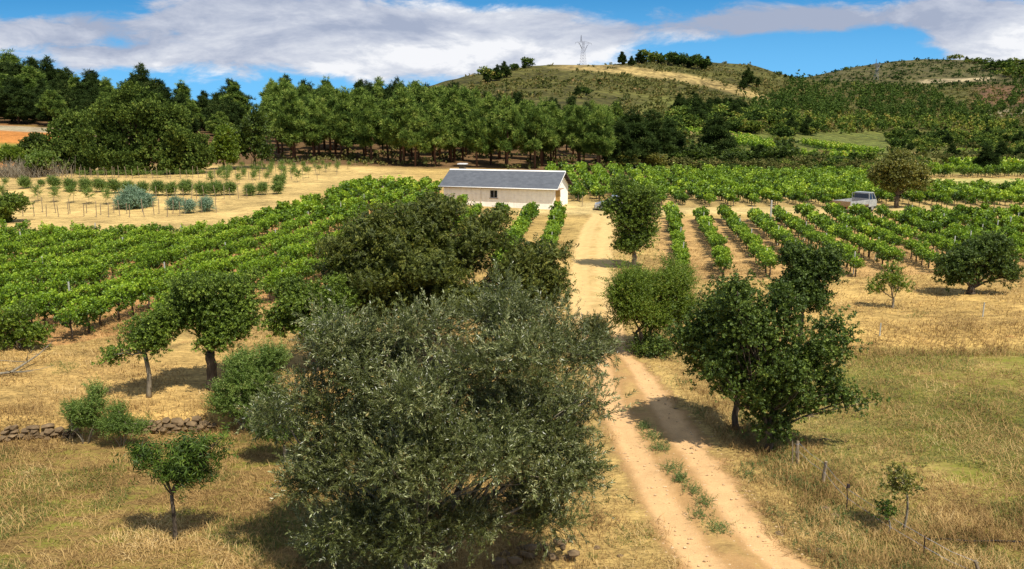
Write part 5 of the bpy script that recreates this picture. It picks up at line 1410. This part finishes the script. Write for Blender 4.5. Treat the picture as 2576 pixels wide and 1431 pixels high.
def fence():
    rng = np.random.default_rng(8)
    L = [(1993, 1168, 1105, .022, 'crooked stick post closest to the big dark-leaved tree'), (2007, 1166, 1108, .05, 'stout split post next to the crooked stick'), (2070, 1212, 1158, .045, 'grey split post midway along the wire fence'), (2128, 1282, 1222, .014, 'thin iron post with a dark knob on top'), (2323, 1400, 1343, .016, 'rusty iron stake by the black pipe'), (2456, 1452, 1408, .045, 'weathered post at the nearest end of the wire fence')]
    tops = []
    for (u, v, vt, r, lb) in L:
        q = gp(u, v, 8, 60); H = (v - vt) / ppm(q[1], .5) * 1.02; g = Geo()
        g.tube([(0, 0, -.2), (rng.normal() * .02, rng.normal() * .02, H * .5), (rng.normal() * .04, rng.normal() * .04, H)], [r, r * .9, r * .8], 6)
        if r < .015: g.box((-.03, -.03, H - .01), (.03, .03, H + .07))
        o = g.build('fence_post', M_IRON if r < .02 else M_WOOD, None, tuple(q)); tag(o, lb, 'fence post', 'posts of the wire fence'); tops.append(q + np.array((0, 0, H * .9)))
    g = Geo()
    for a, b in zip(tops[:-1], tops[1:]):
        for dz in (0, -.22): g.tube([a + np.array((0, 0, dz)), (a + b) / 2 + np.array((0, 0, dz - .04)), b + np.array((0, 0, dz))], .0035, 3, cap=False)
    o = g.build('fence_wire', M_STEEL); tag(o, 'two thin slack wires strung between the fence posts', 'wire')
    for (u, v, vt, lb) in [(2471, 797, 760, 'thin pale stake on the straw bank near the thick-trunked tree'), (2212, 845, 812, 'short pale stake on the bank below the thin forked tree'), (2285, 500, 470, 'thin stake behind the truck')][:2]:
        q = gp(u, v, 8, 90); g = Geo(); g.box((-.02, -.02, -.1), (.02, .02, (v - vt) / ppm(q[1]))); o = g.build('stake', M_GREYP, None, tuple(q)); tag(o, lb, 'stake')
    q = gp(1937, 560, 60, 100); g = Geo(); g.box((-.06, -.06, -.1), (.06, .06, 2.0)); g.box((-.10, -.03, 1.5), (.10, .03, 1.56)); o = g.build('wooden_post', M_GREYP, None, tuple(q)); tag(o, 'pale sturdy end post at the head of the open vine rows', 'post')
    q = gp(1464, 520, 60, 100); g = Geo(); g.box((-.03, -.03, -.1), (.03, .03, 1.2)); o = g.build('wooden_post', M_WOOD, None, tuple(q)); tag(o, 'short dark end post of the row behind the shed', 'post')
    # black pipe / branch lying in the stubble
    P = [gp(u, v, 8, 60) + np.array((0, 0, .04)) for u, v in [(2330, 1362), (2380, 1360), (2440, 1366), (2500, 1364), (2570, 1367), (2640, 1372)]]
    g = Geo(); g.tube(P, .022, 6); o = g.build('irrigation_pipe', M_BLACKP, smooth=True); tag(o, 'black irrigation pipe lying in the stubble past the rusty stake', 'pipe')
    # fallen grey branch on the left
    P = [gp(u, v, 8, 60) + np.array((0, 0, z)) for u, v, z in [(-20, 950, .1), (30, 945, .12), (70, 925, .2), (100, 912, .3), (135, 890, .45)]]
    g = Geo(); g.tube(P, [.05, .045, .03, .02, .01], 6)
    for i in range(9):
        k = rng.integers(0, 4); d = rng.normal(size=3) * .5; d[2] = abs(d[2]) * .5; g.tube([P[k], P[k] + d * .6, P[k] + d + rng.normal(size=3) * .1], [.016, .01, .005], 4)
    o = g.build('fallen_branch', M_BARKL, smooth=True); tag(o, 'grey dead branch lying below the yellowing shrub', 'branch')
    for i, (u, v, du, lb) in enumerate([(2045, 1053, 14, 'thin dark stick in the dry meadow beyond the reaching limb'), (2075, 1110, 18, 'short dark stick lying beyond the split post')]):
        a = gp(u - du, v, 8, 60) + np.array((0, 0, .04)); b = gp(u + du, v + 2, 8, 60) + np.array((0, 0, .05)); g = Geo(); g.tube([a, (a + b) / 2 + np.array((0, .05, .03)), b], [.02, .018, .01], 5); o = g.build('fallen_stick', M_BARK, smooth=True); tag(o, lb, 'stick')
fence()


M_WEED = leaf_mat('weed_leaf', [(0, S(66, 88, 44)), (.5, S(92, 114, 58)), (1, S(140, 146, 86))], .2, .6, .3)


def weeds():
    rng = np.random.default_rng(12)
    L = [(1616, 1080, 20, 'first'), (1636, 1105, 24, 'second'), (1658, 1134, 30, 'third'), (1692, 1186, 28, 'fourth'), (1712, 1214, 20, 'fifth'), (1744, 1243, 27, 'sixth'), (1770, 1272, 24, 'seventh'), (1758, 1306, 32, 'eighth'), (1806, 1336, 36, 'ninth')]
    for (u, v, w, nth) in L:
        q = gp(u, v, 8, 60); s_ = w / ppm(q[1]); n = int(60 + 55 * rng.random())
        P = np.stack([rng.normal(size=n) * s_ * .45, rng.normal(size=n) * s_ * .55, np.abs(rng.normal(size=n)) * .05 + .05], 1)
        V, r = scatter(T_SHRUB, P, rng.normal(size=(n, 3)) * .7 + np.array((0, 0, .7)), .34 * (.6 + .8 * rng.random(n)), rng)
        V[:, 2] = np.maximum(V[:, 2], .02); o = link('weed_tuft', mesh('weed_tuft', V, qidx(len(r)), M_WEED, rnd=r), None, tuple(q)); tag(o, f'{nth} green weed tuft down the middle of the track from its bend', 'weed', 'weed tufts between the ruts')
    M_STRAW = leaf_mat('dry_blade', [(0, S(92, 68, 40)), (.35, S(142, 112, 66)), (.75, S(194, 162, 102)), (1, S(222, 198, 146))], .15, .7, .2, (1, 1, .8))
    M_GREEN = leaf_mat('green_blade', [(0, S(72, 82, 34)), (.5, S(100, 108, 46)), (1, S(142, 142, 70))], .2, .6, .25)

    def blades(n, ylo, yhi, cond, Lr, wr, lean, mat, name, label, seed, pw=1.3):
        rg = np.random.default_rng(seed); m = n * 4; f_ = rg.random(m)
        Y = (ylo ** (1 - pw) + f_ * (yhi ** (1 - pw) - ylo ** (1 - pw))) ** (1 / (1 - pw)); X = (rg.random(m) * 2 - 1) * .74 * Y
        k = cond(X, Y, rg); X, Y = X[k][:n], Y[k][:n]; n = len(X); Z = hfun(X, Y)
        a = rg.random(n) * 6.283; ln = Lr[0] + (Lr[1] - Lr[0]) * rg.random(n) ** 2; le = lean[0] + (lean[1] - lean[0]) * rg.random(n)
        d = np.stack([np.cos(a) * np.sin(le), np.sin(a) * np.sin(le), np.cos(le)], 1); w = (wr * (.6 + .8 * rg.random(n)) * np.maximum(1, Y / 22))[:, None]
        sd = np.stack([-np.sin(a), np.cos(a), np.zeros(n)], 1) * w / 2
        b = np.stack([X, Y, Z], 1); mid = b + d * ln[:, None] * .55; tip = b + d * ln[:, None] * 1.0 + np.stack([np.cos(a) * ln * .2, np.sin(a) * ln * .2, -ln * .12], 1)
        V = np.stack([b - sd, b + sd, mid + sd * .8, mid - sd * .8, tip], 1).reshape(-1, 3); i = np.arange(n)[:, None] * 5
        cl = vnoise(X, Y, .9, 5); r = np.clip(.5 * cl + .5 * rg.random(n), 0, 1)
        me = mesh(name, V, i + np.array([0, 1, 2, 3]), mat, tris=i + np.array([3, 2, 4]), rnd=np.r_[r, r]); tag(link(name, me), label, None, None, 'stuff')
    def dens(X, Y, rg, lo=.3): return rg.random(len(X)) < np.clip((vnoise(X, Y, 1.3, 11) - .25) * 1.6 + lo, 0, 1)
    def straw(X, Y, rg):
        d = trackdist(X, Y); return (d > .95 + .9 * vnoise(X, Y, .8, 9)) & dens(X, Y, rg)
    blades(300000, 12.5, 60, straw, (.05, .32), .011, (.4, 1.4), M_STRAW, 'dry_grass', 'short dry straw-coloured grass over the fields', 1)
    def green(X, Y, rg):
        _, g, _ = colours(X, Y); d = trackdist(X, Y)
        return (d > 1.1) & (g + (vnoise(X, Y, 2.6, 21) - .5) * 1.6 + (vnoise(X, Y, .7, 22) - .5) * .7 > .35)
    blades(150000, 12.5, 36, green, (.04, .18), .009, (.3, 1.3), M_GREEN, 'green_grass', 'patches of green grass in the meadows either side', 2)
    def tall(X, Y, rg):
        d = trackdist(X, Y); side = X > np.interp(Y, TRACK[:, 1], TRACK[:, 0])
        strip = side & (d > 1.7) & (d < 1.9 + 2.6 * vnoise(X, Y, 1.5, 31) + .5 * (Y < 22)) & (Y < 27)
        bank = (Y > 29.6) & (Y < 32.8) & (X > 10.5)
        wl = (np.abs(Y - wall_y(X) - .3) < .8) & (X < -7.5)
        ol = (Y < 17) & (X > -6) & (X < 3.5) & (rg.random(len(X)) < .25)
        cor = (X > 5.6 + .25 * (17.5 - Y)) & (Y < 17.6)
        return (strip | bank | wl | ol | cor) & (vnoise(X, Y, .6, 33) + .5 * rg.random(len(X)) > .62)
    blades(62000, 12.5, 34, tall, (.12, .42), .010, (.1, .9), M_STRAW, 'dry_weeds', 'tall dry weeds along the fence, bank and terrace wall', 3, 1.1)
    # low green weeds on the verge
    rg = np.random.default_rng(55); P = []
    while len(P) < 520:
        y = rg.uniform(13, 30); x = np.interp(y, TRACK[:, 1], TRACK[:, 0]) + rg.choice([-1, 1]) * rg.uniform(1.5, 3.6)
        if vnoise(x, y, .8, 41) > .56: P.append((x, y, h1(x, y) + .03))
    P = np.array(P); C = np.repeat(P, 9, 0) + rg.normal(size=(len(P) * 9, 3)) * np.array((.12, .12, .015))
    V, r = scatter(T_SHRUB, C, rg.normal(size=C.shape) * .6 + np.array((0, 0, .7)), .30 * (.6 + .8 * rg.random(len(C))), rg)
    tag(link('verge_weeds', mesh('verge_weeds', V, qidx(len(r)), M_WEED, rnd=r)), 'low green weeds creeping along both verges of the track', None, None, 'stuff')
weeds()


def gravel():
    rng = np.random.default_rng(91); g = Geo(); n = 0
    while n < 2200:
        i = int(len(TRACK) * rng.random()); y = TRACK[i, 1]
        if y > 46 or y < 12.5 or rng.random() > (20 / y) ** 1.5: continue
        lat = rng.choice([0, 1.35, -1.35, .4, -.4]) + rng.normal() * .35; x = TRACK[i, 0] + lat
        s_ = .010 + .030 * rng.random() ** 3; z = h1(x, y) + (.03 if abs(lat) < 2 else 0)
        rock(g, (x, y, z + s_ * .2), (s_, s_ * .8, s_ * .55), rng); n += 1
    M_GRAV = simple_mat('gravel_stone', S(164, 134, 96), S(206, 178, 138), 2.0, .95, .2)
    o = g.build('gravel', M_GRAV); tag(o, 'loose gravel and pebbles along the ruts of the track', None, None, 'stuff')
gravel()
